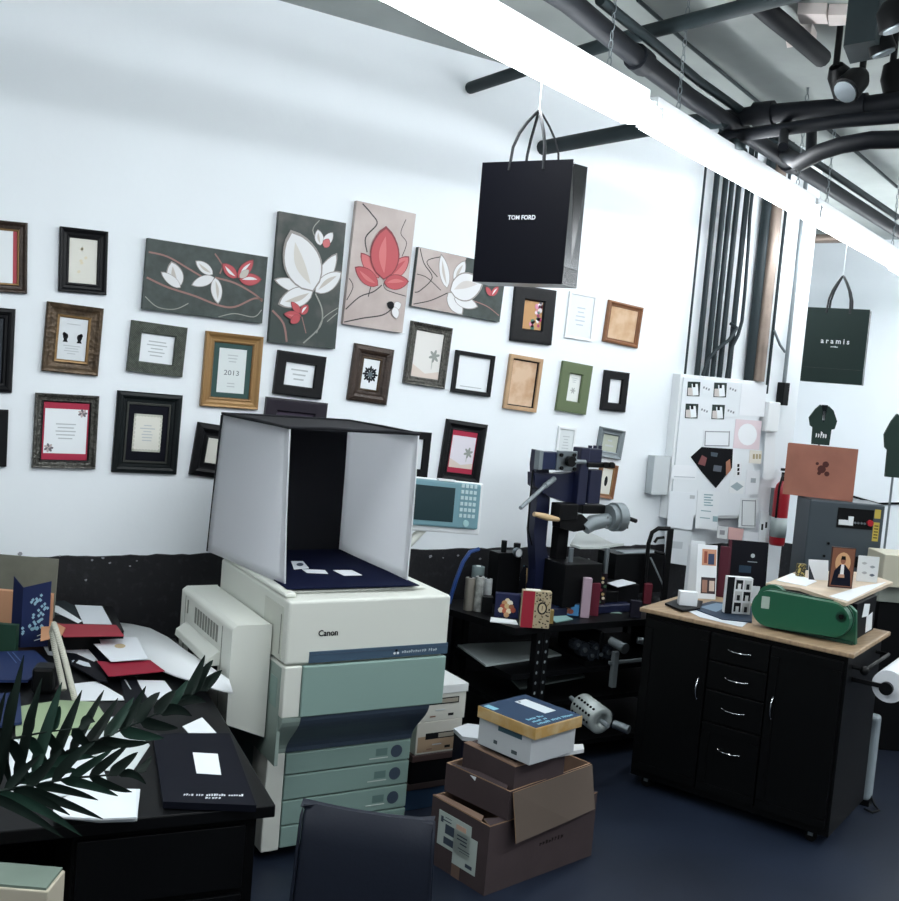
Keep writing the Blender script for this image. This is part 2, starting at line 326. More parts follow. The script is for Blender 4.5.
# ---------------------------------------------------------- hung shopping bags
def bag(name, label, px, py, dep, W, D, H, rotd, mfront, mside, logo, hang_z, px2=None, emblem=None, handle=.2, string=True, fold=False):
    tl = onD(px, py, dep); T = rot_at(tl.x, tl.y, tl.z-H, rotd)
    t = thing(name, label, 'bag', T @ V((W/2, D/2, 0)))
    e = .0015
    mb = MB(T)
    # front, back, gusseted sides, bottom as thin paper walls
    mb.bb(0, W, 0, e, 0, H, mfront); mb.bb(0, W, D-e, D, 0, H, mside)
    g = D*.18
    for x, sg in ((0, 1), (W, -1)):
        for (y0, y1, i0, i1) in ((0, D/2, 0, g), (D/2, D, g, 0)):
            mb.add([(x, y0, D*.5), (x, y1, D*.5), (x+sg*i1, y1, H), (x+sg*i0, y0, H)], [(0, 1, 2, 3), (3, 2, 1, 0)], mside)
            mb.add([(x, y0, 0), (x, y1, 0), (x, y1, D*.5), (x, y0, D*.5)], [(0, 1, 2, 3), (3, 2, 1, 0)], mside)
    mb.add([(0, 0, 0), (W, 0, 0), (W, D, 0), (0, D, 0), (0, 0, .004), (W, 0, .004), (W, D, .004), (0, D, .004)], [(3, 2, 1, 0), (4, 5, 6, 7)], mat('bag_bottom_reflection', '2c3a3e', .3) if dep < 5 else mside)  # lighter grey-green painted in for the reflection on the near bag's bottom
    if fold: mb.bb(0, W, -.001, 0, H*.19, H*.197, mside)
    mb.build('bag_body', t)
    if logo:
        mb = MB(T)
        for (txt, hh, zz, ww) in logo: (mb.text(txt, hh, mat('bag_print_white', 'd8dce0', .5), MX.Translation((W/2, -.0012, zz)) @ MX.Rotation(pi/2, 4, 'X'), width=ww, bold=.02) if txt else mb.marks(hh, mat('bag_print_white', 'd8dce0', .5), MX.Translation((W/2, -.0012, zz)) @ MX.Rotation(pi/2, 4, 'X'), ww, 4))
        mb.build('printed_name', t)
    if emblem: emblem(MB(T), W, H, t)
    if handle:
        for yy in (.001, D-.001):
            mb = MB(T); pts = []
            for i in range(13):
                q = pi*i/12; x = W/2-cos(q)*W*.19; z = H-.03+(handle+.03)*sin(q)**.75
                k = sin(q)**2; pts.append((W/2+(x-W/2)*(1-.75*k), yy+(D/2-yy)*k, z))
            mb.tube(pts, .0085 if dep < 5 else .013, M_ribbon, 6, flat=.5); mb.build('handle', t)
        if string:
            top = T @ V((W/2, D/2, H+handle-.02)); mb = MB(); mb.cyl(top, V((top.x, top.y, hang_z)), .002, mat('white_string', 'dfe6e8', .8), 6)
            tag(mb.build('hanging_string'), 'white string from the lights down to the '+('large black bag' if W < .36 and dep < 5 else 'small green-black bag'), 'string')
    return t
bag('shopping_bag', 'large glossy black shopping bag with white name hanging by a string from the lights', 482.5, 162.5, 3.66, .355, .125, .425, -62, M_bagm, M_bag, [('TOM FORD', .021, .228, .108)], LZ-.03, handle=.19)
bag('shopping_bag', 'smaller dark green shopping bag with white lettering hanging at the right', 808, 307, 6.5, .37, .12, .47, -58, M_bagg, mat('bag_side_green', '0f1f20', .3), [('a r a m i s', .045, .262, .17), ('', .012, .228, .045)], LZ-.03, handle=.21, fold=True)
# --------------------------------------------------- framed prints on the wall
RED = pap('a52a44'); WHT = pap('e6ebee'); CRM = pap('d9d8cf'); GRY = pap('b4babd'); INK = pap('1c1e22')
def wall_rect(px4, y):
    P = [onY(x, yy, y) for x, yy in px4]; c = sum(P, V((0, 0, 0)))/4
    tl, tr, br, bl = P; u = ((tr-tl)+(br-bl)); w = u.length/2; v = ((tl-bl)+(tr-br)); h = v.length/2
    a = math.atan2(u.z, u.x); a2 = math.atan2(v.z, v.x)-pi/2; ang = (a+a2)/2
    x = V((cos(ang), 0, sin(ang))); up = V((-sin(ang), 0, cos(ang)))
    # local X right, local Y up, local Z towards the viewer
    return MX(((x.x, up.x, 0, c.x), (0, 0, -1, y), (x.z, up.z, 0, c.z), (0, 0, 0, 1))), w, h
PROF = {
 'flat': [(0, 0), (0, 1), (.15, 1.05), (.9, 1.0), (1, .55)],
 'scoop': [(0, 0), (0, .9), (.08, 1.1), (.25, 1.0), (.45, .62), (.7, .5), (.82, .66), (.93, .6), (1, .35)],
 'thick': [(0, 0), (0, .7), (.12, 1.0), (.35, 1.15), (.55, .9), (.65, .55), (.85, .5), (.92, .62), (1, .3)],
}
def moulding(mb, W, H, bw, th, prof, m, minner=None, T=None):
    rings = []
    for (i, d) in PROF[prof]:
        x, y = W/2-i*bw, H/2-i*bw; rings.append([(-x, -y, d*th), (x, -y, d*th), (x, y, d*th), (-x, y, d*th)])
    n = len(rings)
    for k in range(n-1):
        mm = minner if (minner and k >= n-3) else m
        mb.add(rings[k]+rings[k+1], [(j, (j+1) % 4, 4+(j+1) % 4, 4+j) for j in range(4)], mm)
    mb.add(rings[0], [(3, 2, 1, 0)], m)
def rect(mb, x0, x1, y0, y1, z, m, th=.0008): mb.bb(x0, x1, y0, y1, z, z+th, m)
def lines(mb, cx, cy, w, n, gap, z, m=None, hh=None, rnd=True):
    m = m or GRY
    for i in range(n):
        ww = w*(random.uniform(.45, 1) if rnd else 1); y = cy+(n-1)*gap/2-i*gap
        rect(mb, cx-ww/2, cx+ww/2, y-gap*.16, y+gap*.16, z, m, .0003)
def frame(label, px4, bw, m, prof='flat', minner=None, liner=None, matc=None, mat_w=0, prt=None, art=None, th=.022, name='framed_print'):
    """px4: corners TL TR BR BL in the photograph, unprojected on the wall"""
    T, W, H = wall_rect(px4, WY-th); T2 = T @ MX.Translation((0, 0, -(th-.001)))
    t = thing(name, label, 'picture frame', T2 @ V((0, -H/2, 0)), 'framed prints on the white wall')
    bw = bw*W if bw < 1 else bw
    mb = MB(T2); moulding(mb, W, H, bw, th, prof, m, minner); mb.build('moulding', t)
    iw, ih = W-2*bw, H-2*bw; z = .004
    if liner:
        mb = MB(T2 @ MX.Translation((0, 0, z))); moulding(mb, iw+.004, ih+.004, liner[1]*W, .008, 'flat', liner[0]); mb.build('inner_liner', t); k = liner[1]*W; iw -= 2*k; ih -= 2*k
    if matc is not None:
        mb = MB(T2); rect(mb, -iw/2-.003, iw/2+.003, -ih/2-.003, ih/2+.003, z, matc, .002); mb.build('mat_board', t); z += .002
        mx, my = mat_w if isinstance(mat_w, tuple) else (mat_w, mat_w)
        pw, ph = iw*(1-mx*2), ih*(1-my*2)
    else: pw, ph = iw+.004, ih+.004
    mb = MB(T2); rect(mb, -pw/2, pw/2, -ph/2, ph/2, z, prt or WHT, .0008)
    if art: art(mb, pw, ph, z+.0009)
    mb.build('print', t)
    return t
def blob(mb, pts, z, m, th=.0004): mb.prism([(x, y, z) for x, y in pts], (0, 0, th), m)
def ell(mb, cx, cy, rx, ry, z, m, rot=0, n=14, th=.0004):
    blob(mb, [(cx+rx*cos(t)*cos(rot)-ry*sin(t)*sin(rot), cy+rx*cos(t)*sin(rot)+ry*sin(t)*cos(rot)) for t in [tau*i/n for i in range(n)]], z, m, th)
def a_text(k=6, m=None, wf=.6): return lambda mb, w, h, z: lines(mb, 0, 0, w*wf, k, h*.6/k, z, m)
def a_heads(mb, w, h, z):
    for sx in (-1, 1):
        cx = sx*w*.24; ell(mb, cx, h*.05, w*.09, h*.08, z, INK); ell(mb, cx+sx*w*.05, h*.10, w*.06, h*.05, z, INK); blob(mb, [(cx-w*.09, -h*.08), (cx+w*.09, -h*.08), (cx+w*.03, h*.02), (cx-w*.03, h*.02)], z+.0002, INK)
    lines(mb, 0, -h*.25, w*.6, 4, h*.06, z); ell(mb, 0, h*.35, w*.25, h*.012, z, GRY)
def a_rose(mb, w, h, z):
    lines(mb, 0, 0, w*.55, 5, h*.08, z)
    for cx, cy, s in ((.38, .42, 1), (-.38, -.38, 1)):
        for i in range(7): t = tau*i/7; ell(mb, w*cx+w*.06*cos(t), h*cy+w*.06*sin(t)*(1 if cy < 0 else .9), w*.055, w*.03, z+.0001*i, pap('b9aca9') if i % 2 else pap('6f6a70'), t)
def a_2013(mb, w, h, z):
    mb.text('2013', h*.16, pap('5b6468'), MX.Translation((0, -h*.05, z)), width=w*.55); lines(mb, 0, h*.28, w*.5, 3, h*.07, z); lines(mb, 0, -h*.32, w*.5, 2, h*.07, z)
def a_snow(mb, w, h, z):
    k = pap('20282e')
    for i in range(8):
        t = tau*i/8; ell(mb, w*.27*cos(t), w*.27*sin(t), w*.2, w*.07, z, k, t); ell(mb, w*.3*cos(t+.39), w*.3*sin(t+.39), w*.08, w*.05, z, k, t+.39)
    ell(mb, 0, 0, w*.14, w*.14, z+.0003, pap('5c6a70'))
def a_flower(mb, w, h, z):
    for i in range(6): t = tau*i/6+.3; ell(mb, w*.25+w*.1*cos(t), w*.11*sin(t), w*.1, w*.045, z+.0001*i, pap('8f948f'), t)
    ell(mb, w*.2, -h*.18, w*.02, h*.12, z, pap('b5b8b2')); blob(mb, [(-w*.5, -h*.5), (w*.5, -h*.5), (w*.5, -h*.32), (0, -h*.4), (-w*.5, -h*.22)], z, pap('d3c5bb'))
def a_floral(mb, w, h, z):
    random.seed(3)
    cols = ['b0486e', 'd7c9cf', '8a3a5c', 'e6dfe0', '4f7a6a', 'cf8ca5']
    for i in range(26):
        x = w*(.5-abs(random.gauss(0, .2))-.08); y = h*random.uniform(-.46, .45) if x > w*.15 else h*random.uniform(-.46, -.1); r = w*random.uniform(.06, .12); x = min(x, w*.5-r)
        ell(mb, x, y, r, r, z+.0001*(i % 5), pap(cols[i % 6]), 0, 8)
def a_stain(mb, w, h, z):
    for i, (c, s) in enumerate((('cdb196', .36), ('bf966f', .25), ('b08058', .13))): ell(mb, -w*.05, 0, w*s, h*s*.8, z+.0002*i, pap(c), .4)
def a_gold(mb, w, h, z):
    for i in range(6): ell(mb, w*random.uniform(-.15, .15), h*random.uniform(-.3, .3), w*.06, h*.03, z, pap('d8cfb4'), random.random())
def a_cookies(mb, w, h, z): lines(mb, 0, h*.1, w*.5, 3, h*.1, z)
def a_star(mb, w, h, z):
    for i in range(6): t = tau*i/6; ell(mb, w*.1*cos(t), -h*.1+w*.1*sin(t), w*.12, w*.04, z, pap('a7aca8'), t)
    lines(mb, 0, h*.28, w*.5, 3, h*.07, z)
def a_stripe(mb, w, h, z): rect(mb, w*.36, w*.5, -h*.5, h*.5, z, pap('a8434c'), .0003)
def a_scal(mb, w, h, z):
    for i in range(9):
        for s in (-1, 1):
            ell(mb, -w*.5+w*(i+.5)/9, s*h*.47, w*.06, h*.035, z, pap('bfc0b4')); ell(mb, s*w*.47, -h*.5+h*(i+.5)/9, w*.04, h*.05, z, pap('bfc0b4'))
    lines(mb, 0, 0, w*.55, 6, h*.08, z)
frame('brown gilt picture frame with red-edged print cut by the left edge', [(-22, 219), (29, 222), (26, 293), (-26, 291)], .2, M_brown, 'scoop', M_bronzeb, prt=WHT, art=a_stripe)
frame('black picture frame with white print, top left beside the gilt one', [(61, 227), (109, 231), (106, 295), (58, 291)], .21, M_kframe, 'scoop', prt=CRM, art=a_gold)
frame('black picture frame cut by the left edge in the second row', [(-42, 304), (16, 309), (12, 393), (-46, 390)], .2, M_kframe, 'thick', prt=pap('2c3238'))
frame('antique bronze picture frame with two dark silhouette heads on the print', [(48, 302), (105, 308), (97, 376), (41, 371)], .25, M_bronze, 'scoop', M_bronzeb, art=a_heads, prt=pap('d5dadd'))
frame('plain black picture frame cut by the left edge in the lowest row', [(-40, 408), (8, 410), (7, 467), (-42, 466)], .2, M_kframe)
frame('ribbed dark silver picture frame with red mat and rose print', [(36, 393), (100, 396), (95, 469), (32, 468)], .14, M_silver, 'scoop', M_kframe, matc=RED, mat_w=(.035, .11), art=a_rose)
frame('large green-black picture frame with navy mat and scalloped cream print', [(119, 391), (183, 395), (177, 475), (111, 472)], .17, M_gkframe, 'thick', matc=pap('10121f'), mat_w=(.14, .16), prt=CRM, art=a_scal, liner=(mat('pewter_liner', '3c3e3a', .4, metal=.5), .03))
frame('woven grey-green picture frame with small white text print', [(133, 321), (188, 327), (182, 377), (126, 371)], .2, M_rattan, 'flat', art=a_text(5))
frame('carved gold picture frame with dark green mat and year on the print', [(207, 331), (265, 337), (257, 409), (200, 407)], .17, M_goldp, 'scoop', M_gold, matc=pap('2f4a47'), mat_w=(.14, .09), art=a_2013, prt=pap('d5dcdc'))
frame('black picture frame tucked behind the left side of the light tent', [(199, 423), (243, 428), (234, 481), (189, 474)], .3, M_kframe, 'thick', prt=CRM)
frame('landscape black picture frame under the tall white lotus painting', [(279, 350), (327, 357), (321, 399), (273, 394)], .2, M_kframe, art=a_text(3))
frame('black picture frame half hidden behind the top of the light tent', [(267, 397), (328, 403), (323, 447), (262, 441)], .2, mat('plum_black_frame', '1a1320', .35), prt=pap('3d3444'))
frame('dark bronze picture frame with a black snowflake medallion print', [(356, 343), (395, 350), (387, 405), (347, 400)], .3, M_brown, 'thick', M_bronze, art=a_snow)
frame('beaded silver picture frame with a small grey flower print', [(412, 321), (454, 328), (444, 389), (404, 383)], .17, M_silver, 'scoop', M_silver, prt=pap('dcdad6'), art=a_flower)
frame('thin black square picture frame beside the beaded silver one', [(457, 350), (496, 356), (490, 397), (452, 392)], .09, M_kframe, art=lambda mb, w, h, z: lines(mb, 0, -h*.4, w*.7, 1, h*.08, z))
frame('black picture frame with red mat above the teal control panel', [(448, 420), (489, 424), (479, 486), (438, 480)], .2, M_kframe, 'thick', matc=RED, mat_w=(.03, .12), art=a_flower, prt=pap('d9d5dd'))
frame('black picture frame showing only a sliver right of the light tent', [(399, 430), (431, 433), (428, 478), (394, 475)], .2, M_kframe)
frame('black picture frame with flowery tan print partly below the large black bag', [(516, 285), (557, 290), (551, 346), (511, 340)], .27, M_kframe, prt=pap('b98f62'), art=a_floral)
frame('thin white picture frame with pale print right of the large black bag', [(570, 291), (597, 296), (592, 342), (565, 337)], .07, M_white, prt=pap('dde3e8'), art=lambda mb, w, h, z: (lines(mb, 0, 0, w*.4, 5, h*.1, z, pap('b9c2ca')),), th=.012)
frame('brown wooden picture frame with tan paper, rightmost of the upper row', [(610, 299), (643, 308), (639, 350), (604, 340)], .11, M_brwood, 'thick', prt=mat('stained_tan_paper', 'c9ac8e', .7, var=1, vscale=9, col2='b08a62', ramp=(.4, .7)))
frame('pale wooden picture frame with stained tan paper and black inner line', [(511, 354), (544, 359), (536, 413), (504, 408)], .1, M_wood, prt=mat('stained_pale_paper', 'd0b397', .7, var=1, vscale=7, col2='a9794c', ramp=(.45, .7)), liner=(M_kframe, .035))
frame('olive green picture frame with a small white star print', [(564, 361), (594, 366), (585, 414), (556, 411)], .3, M_olive, prt=pap('dfe3df'), art=a_star)
frame('small black picture frame with narrow white print right of the olive one', [(606, 370), (630, 373), (625, 412), (601, 410)], .26, M_kframe, art=None)
frame('faint white picture frame just above the press motor', [(559, 426), (577, 428), (573, 462), (555, 460)], .12, M_white, prt=pap('d3d9da'), art=a_text(6), th=.012)
frame('small silver picture frame above the press head at the right', [(602, 427), (626, 431), (621, 460), (596, 456)], .2, M_steeld, 'scoop', M_steel, prt=pap('aeb4a6'), art=a_text(2))
frame('little gilt picture frame half hidden behind the press head', [(601, 463), (619, 466), (613, 500), (597, 497)], .2, M_brwood, 'scoop', M_goldp, prt=CRM, art=lambda mb, w, h, z: ell(mb, 0, 0, w*.15, h*.2, z, INK))
random.seed(11)

# ------------------------------------------------------- lotus canvas paintings
def petal(mb, bx, by, tx, ty, wd, z, m, m2=None, th=.0006, n=9):
    """pointed petal from base to tip, widths peak past the middle"""
    d = V((tx-bx, ty-by)); nn = V((-d.y, d.x)).normalized(); L = []; R_ = []
    if m not in (PEDGE, PREDGE) and n == 9: k = .06; petal(mb, bx-d.x*k*.5, by-d.y*k*.5, tx+d.x*k, ty+d.y*k, wd*1.1, z-.0003, PREDGE if m in (PR, PR2) else PEDGE, None, th, 10)
    for i in range(n+1):
        t = i/n; w = wd*(sin(pi*t**.9)**.7 if 0 < t < 1 else 0); p = V((bx, by))+d*t; L.append(p+nn*w); R_.append(p-nn*w)
    blob(mb, [(p.x, p.y) for p in L]+[(p.x, p.y) for p in R_[::-1][1:-1]], z, m, th)
    if m2:
        L2 = [V((bx, by))+d*(.1+.75*i/n)+nn*wd*.45*sin(pi*i/n) for i in range(n+1)]; R2 = [V((bx, by))+d*(.1+.75*i/n)-nn*wd*.1*sin(pi*i/n) for i in range(n+1)]
        blob(mb, [(p.x, p.y) for p in L2]+[(p.x, p.y) for p in R2[::-1][1:-1]], z+th, m2, .0003)
def canvas(label, px4, bgm, draw, th=.03):
    T, W, H = wall_rect(px4, WY-th); T = T @ MX.Translation((0, 0, -(th-.001)))
    t = thing('canvas_painting', label, 'painting', T @ V((0, -H/2, 0)), 'lotus paintings on the white wall')
    mb = MB(T); mb.bb(-W/2, W/2, -H/2, H/2, 0, th, bgm)
    draw(mb, W, H, th+.0002); mb.build('painted_canvas', t)
# pixel -> fraction mapping inside the painting quad (0..1 across, 0..1 down)
def quadmap(px4):
    tl, tr, br, bl = [V(p) for p in px4]
    def f(x, y):
        p = V((x, y)); u = v = .5
        for _ in range(12):
            q = tl*(1-u)*(1-v)+tr*u*(1-v)+br*u*v+bl*(1-u)*v; du = (tr-tl)*(1-v)+(br-bl)*v; dv = (bl-tl)*(1-u)+(br-tr)*u
            r = p-q; D = du.x*dv.y-du.y*dv.x; u += (r.x*dv.y-r.y*dv.x)/D; v += (du.x*r.y-du.y*r.x)/D
        return u, v
    return f
PEDGE = mat('paint_petal_edge', '8f8a86', .6); PREDGE = mat('paint_red_edge', '7c2f38', .6); PW = mat('paint_white', 'd9dadb', .55); PW2 = mat('paint_cream', 'b9b3ab', .6); PR = mat('paint_red', 'b2474d', .55); PR2 = mat('paint_pink', 'c4686a', .6); PBR = mat('paint_branch', '8a6760', .6); PBL = mat('paint_branch_light', '8d9088', .6); PBK = mat('paint_branch_dark', '2d2c2c', .6)
BG1 = mat('paint_grey_green', '353f3c', .6, var=.3, vscale=22, bump=.3, bscale=30)
BG2 = mat('paint_green_pink', '2f3a37', .6, var=1, vscale=3.2, col2='6d6864', ramp=(.5, .75))
BG3 = mat('paint_pinkish', 'a3948f', .6, var=1, vscale=4, col2='c4b9b4', ramp=(.3, .7))
BG4 = mat('paint_pink_green', '38443f', .6, var=1, vscale=2.2, col2='8f817b', ramp=(.47, .53))
def painter(px4, petals, stems):
    fm = quadmap(px4)
    def draw(mb, W, H, z):
        def P(x, y): u, v = fm(x, y); u = min(.985, max(.015, u)); v = min(.985, max(.015, v)); return ((u-.5)*W, (.5-v)*H)
        sc = H/(abs(px4[3][1]-px4[0][1]))
        for pts, wd, m in stems:
            q = [V((*P(*p), z)) for p in pts]
            # smooth by Catmull-Rom
            out = []
            for i in range(len(q)-1):
                p0, p1, p2, p3 = q[max(i-1, 0)], q[i], q[i+1], q[min(i+2, len(q)-1)]
                for k in range(5): t = k/5; out.append(.5*((2*p1)+(p2-p0)*t+(2*p0-5*p1+4*p2-p3)*t*t+(3*p1-p0-3*p2+p3)*t**3))
            out.append(q[-1]); w = wd*sc/2; n = len(out); vs = []
            for i, p in enumerate(out):
                d = (out[min(i+1, n-1)]-out[max(i-1, 0)]).normalized(); nn = V((-d.y, d.x, 0)); vs += [p+nn*w, p-nn*w]
            for v_ in vs: v_.x = min(W/2-.001, max(-W/2+.001, v_.x)); v_.y = min(H/2-.001, max(-H/2+.001, v_.y))
            mb.add(vs, [(2*i, 2*i+1, 2*i+3, 2*i+2) for i in range(n-1)], m)
        for k, (bx, by, tx, ty, wd, m, m2) in enumerate(petals):
            a = P(bx, by); b = P(tx, ty); petal(mb, *a, *b, wd*sc, z+.0002+.0009*k, m, m2, th=.0008)
    return draw
def C2(X, Y): return 240+X/3.004, 190+Y/3.004   # from a 3x enlarged study of the area
def C1(X, Y): return X/3.004, 190+Y/3.004
def ST(c, pts, w, m): return ([c(*p) for p in pts], w, m)
def PT(c, bx, by, tx, ty, wd, m, m2=None): a = c(bx, by); b = c(tx, ty); return (*a, *b, wd/3.0, m, m2)
q1 = [(148, 238), (268, 257), (262, 323), (142, 309)]
canvas('wide grey-green lotus painting with white and red blossoms, leftmost of the four', q1, BG1, painter(q1,
 [PT(C1, 530, 292, 512, 218, 24, PW, PW2), PT(C1, 536, 292, 483, 248, 13, PW), PT(C1, 632, 252, 584, 214, 15, PW, PW2), PT(C1, 636, 262, 572, 284, 15, PW), PT(C1, 640, 264, 648, 338, 17, PW, PW2),
  PT(C1, 705, 262, 664, 222, 16, PR, PW), PT(C1, 710, 262, 755, 212, 16, PR, PW), PT(C1, 715, 268, 780, 268, 18, PR, PW), PT(C1, 715, 262, 742, 240, 10, PW2)],
 [ST(C1, [(436, 185), (500, 200), (560, 235), (605, 262)], 1.8, PBR), ST(C1, [(432, 262), (500, 292), (580, 318), (650, 345), (700, 350), (760, 325), (800, 330)], 2, PBR), ST(C1, [(640, 262), (700, 278), (760, 310), (800, 335)], 2, PBR), ST(C1, [(430, 320), (470, 352), (520, 358), (560, 340)], 1, PBL), ST(C1, [(640, 190), (662, 225), (655, 250)], 1.5, PBR), ST(C1, [(650, 382), (700, 370), (760, 380), (795, 360)], 1, PBL)]))
q2 = [(279, 210), (345, 224), (336, 349), (269, 342)]
canvas('tall dark green lotus painting with one big white flower', q2, BG2, painter(q2,
 [PT(C2, 238, 165, 230, 120, 14, PW, PW2), PT(C2, 248, 165, 274, 130, 13, PW), PT(C2, 250, 172, 262, 148, 12, PR2), PT(C2, 225, 300, 285, 196, 22, PW), PT(C2, 225, 305, 300, 250, 24, PW, PW2), PT(C2, 200, 300, 106, 268, 18, PW), PT(C2, 214, 305, 118, 340, 28, PW, PW2), PT(C2, 215, 300, 152, 128, 58, PW, pap('ccc8c0')),
  PT(C2, 180, 378, 132, 372, 12, PR, PR2), PT(C2, 178, 368, 152, 336, 10, PR), PT(C2, 180, 372, 200, 345, 12, PR, PW), PT(C2, 176, 378, 150, 398, 12, PR)],
 [ST(C2, [(225, 310), (246, 360), (240, 410), (190, 460)], 1.6, PBL), ST(C2, [(298, 355), (250, 385), (230, 430)], 1, PBL), ST(C2, [(95, 360), (130, 400), (140, 462)], 2.2, PBR), ST(C2, [(185, 380), (198, 430)], 1, PBR), ST(C2, [(236, 165), (215, 120), (235, 85)], 1, PBL), ST(C2, [(298, 370), (262, 395)], 1, PBL)]))
q3 = [(356, 199), (415, 215), (403, 333), (344, 324)]
canvas('tall pinkish lotus painting with a large red flower', q3, BG3, painter(q3,
 [PT(C2, 415, 262, 364, 190, 20, PR2), PT(C2, 412, 285, 348, 232, 22, PR, PR2), PT(C2, 450, 262, 503, 204, 22, PR2, PR), PT(C2, 432, 278, 504, 276, 22, PR, PR2), PT(C2, 430, 265, 434, 116, 47, PR, PR2), PT(C2, 462, 352, 440, 340, 12, INK), PT(C2, 462, 352, 482, 342, 12, PW), PT(C2, 462, 352, 470, 386, 12, PW)],
 [ST(C2, [(365, 35), (392, 70), (408, 100), (375, 140), (380, 185)], 1.4, PBK), ST(C2, [(495, 90), (480, 130), (498, 160), (485, 200)], .8, PBK), ST(C2, [(425, 285), (400, 305), (360, 320), (318, 358)], 1.2, PBK), ST(C2, [(430, 280), (440, 300), (500, 320)], .9, PBK), ST(C2, [(315, 400), (370, 385), (430, 375), (462, 352)], 1.3, PBK), ST(C2, [(320, 330), (340, 290), (322, 262)], .9, PBK), ST(C2, [(392, 290), (385, 320)], 1, PBK)]))
q4 = [(419, 247), (506, 266), (500, 323), (411, 305)]
def pinkhalf(f):
    def g(mb, W, H, z): blob(mb, [(-W/2+.001, -H/2+.001), (W*.02, -H/2+.001), (W*.06, -H*.1), (-W*.02, H*.2), (W*.03, H/2-.001), (-W/2+.001, H/2-.001)], z-.0002, BG3, .0003); f(mb, W, H, z+.0002)
    return g
canvas('wide lotus painting half pink half green, partly behind the large black bag', q4, BG1, pinkhalf(painter(q4,
 [PT(C2, 618, 292, 602, 196, 16, PW, PW2), PT(C2, 640, 275, 670, 214, 17, PW, PW2), PT(C2, 622, 308, 662, 372, 22, PW), PT(C2, 640, 325, 708, 350, 17, PW), PT(C2, 628, 300, 722, 280, 40, PW, pap('c9c4c0')), PT(C2, 752, 318, 735, 292, 8, PR), PT(C2, 752, 318, 772, 292, 9, PR, PW)],
 [ST(C2, [(540, 175), (552, 220), (575, 262), (540, 300), (524, 305)], 1, PBK), ST(C2, [(600, 200), (560, 215), (590, 260)], .9, PBK), ST(C2, [(520, 340), (570, 330), (620, 308)], 1, PBK), ST(C2, [(690, 330), (740, 350), (780, 380)], 1, PBR), ST(C2, [(524, 250), (560, 262), (600, 300)], .8, PBK)])))
#PART2
# ------------------------------------------------ electrical panel and conduits
def sheet(mb, px4, y, m, th=.0012):
    P = [onY(x, yy, y) for x, yy in px4]; return mb.prism(P, (0, th, 0), m)
PY = 4.925
t = thing('electrical_panel', 'tall white electrical panel under the conduits, covered with taped papers', 'electrical panel', onY(722, 560, 4.95))
mb = MB(); a = onY(683, 374, PY); b_ = onY(771, 381, PY); c_ = onY(770, 520, PY); d_ = onY(668, 520, PY)
mb.bb(a.x-.02, x0-.003, PY, WY-.0005, d_.z+.01, a.z, M_white); mb.build('panel_box', t, bevel=.004)
mb = MB(); mb.bb(a.x, x0-.01, PY-.012, PY-.0005, d_.z+.03, a.z-.02, mat('panel_door_white', 'dfe5e9', .45)); mb.build('panel_door', t, bevel=.003)
SY = PY-.0121
def note(label, px4, m, art=None, k=0, cat='paper', name='taped_paper', grp='papers taped to the electrical panel'):
    y = SY-.002*k; mb = MB(); sheet(mb, px4, y, m, .002*k)
    o = None
    if art: art(mb, y-.0006)
    return tag(mb.build(name), label, cat, grp)
def pxlines(pl, m, th=.0004):
    return lambda mb, y: [sheet(mb, q, y, m, th) for q in pl]
def outline(x0, y0, x1, y1, w, m):
    L = [[(x0, y0), (x1, y0+.5), (x1, y0+w+.5), (x0, y0+w)], [(x0-.6, y1-w), (x1-.6, y1-w+.5), (x1-.6, y1+.5), (x0-.6, y1)], [(x0, y0), (x0+w, y0), (x0+w-.6, y1), (x0-.6, y1)], [(x1-w, y0), (x1, y0), (x1-.6, y1), (x1-w-.6, y1)]]
    return lambda mb, y: [sheet(mb, q, y, m, .0004) for q in L]
PH = pap('23332f')
def portrait(cx, cy, wx, hy):
    def f(mb, y):
        sheet(mb, [(cx-wx*.15, cy-hy*.3), (cx+wx*.35, cy-hy*.3), (cx+wx*.42, cy+hy*.45), (cx-wx*.1, cy+hy*.48)], y, WHT, .0004)
        sheet(mb, [(cx-wx*.45, cy-hy*.05), (cx-wx*.1, cy-hy*.05), (cx-wx*.05, cy+hy*.48), (cx-wx*.48, cy+hy*.45)], y-.0003, pap('c9c3bf'), .0004)
        sheet(mb, [(cx-wx*.05, cy-hy*.36), (cx+wx*.16, cy-hy*.36), (cx+wx*.16, cy-hy*.08), (cx-wx*.05, cy-hy*.08)], y-.0006, INK, .0004)
    return f
for lab, cx, cy in (('upper left small dark couple photo on the panel', 693.5, 388.5), ('upper right small dark couple photo on the panel', 720, 389.5), ('lower left small dark couple photo on the panel', 691.5, 410.5), ('lower right small dark couple photo on the panel', 718, 411.5)):
    note(lab, [(cx-5.5, cy-7), (cx+7, cy-6.5), (cx+6, cy+8), (cx-6.5, cy+7.5)], PH, portrait(cx, cy, 12, 15), 1, 'photo', 'small_photo')
    sx = cx+13; note('tiny scribbled paper right of the '+lab.replace(' on the panel', ''), [(sx-4, cy-5), (sx+5, cy-4.6), (sx+4.5, cy+6), (sx-4.5, cy+5.6)], pap('dfe4e8'), pxlines([[(sx-3+i*2.5, cy-2+i), (sx-1.5+i*2.5, cy-2+i), (sx-2+i*2.5, cy+i), (sx-3.5+i*2.5, cy+i)] for i in range(3)], pap('7d8288')), 1)
note('pink bordered round-motif card on the panel', [(736, 419), (762, 421), (759, 450), (733, 448)], pap('dccdd2'), lambda mb, y: mb.prism([onY(747.5+9.5*cos(q), 434.5+11*sin(q), y) for q in [tau*i/16 for i in range(16)]], (0, .0004, 0), pap('e9edf0')), 1)
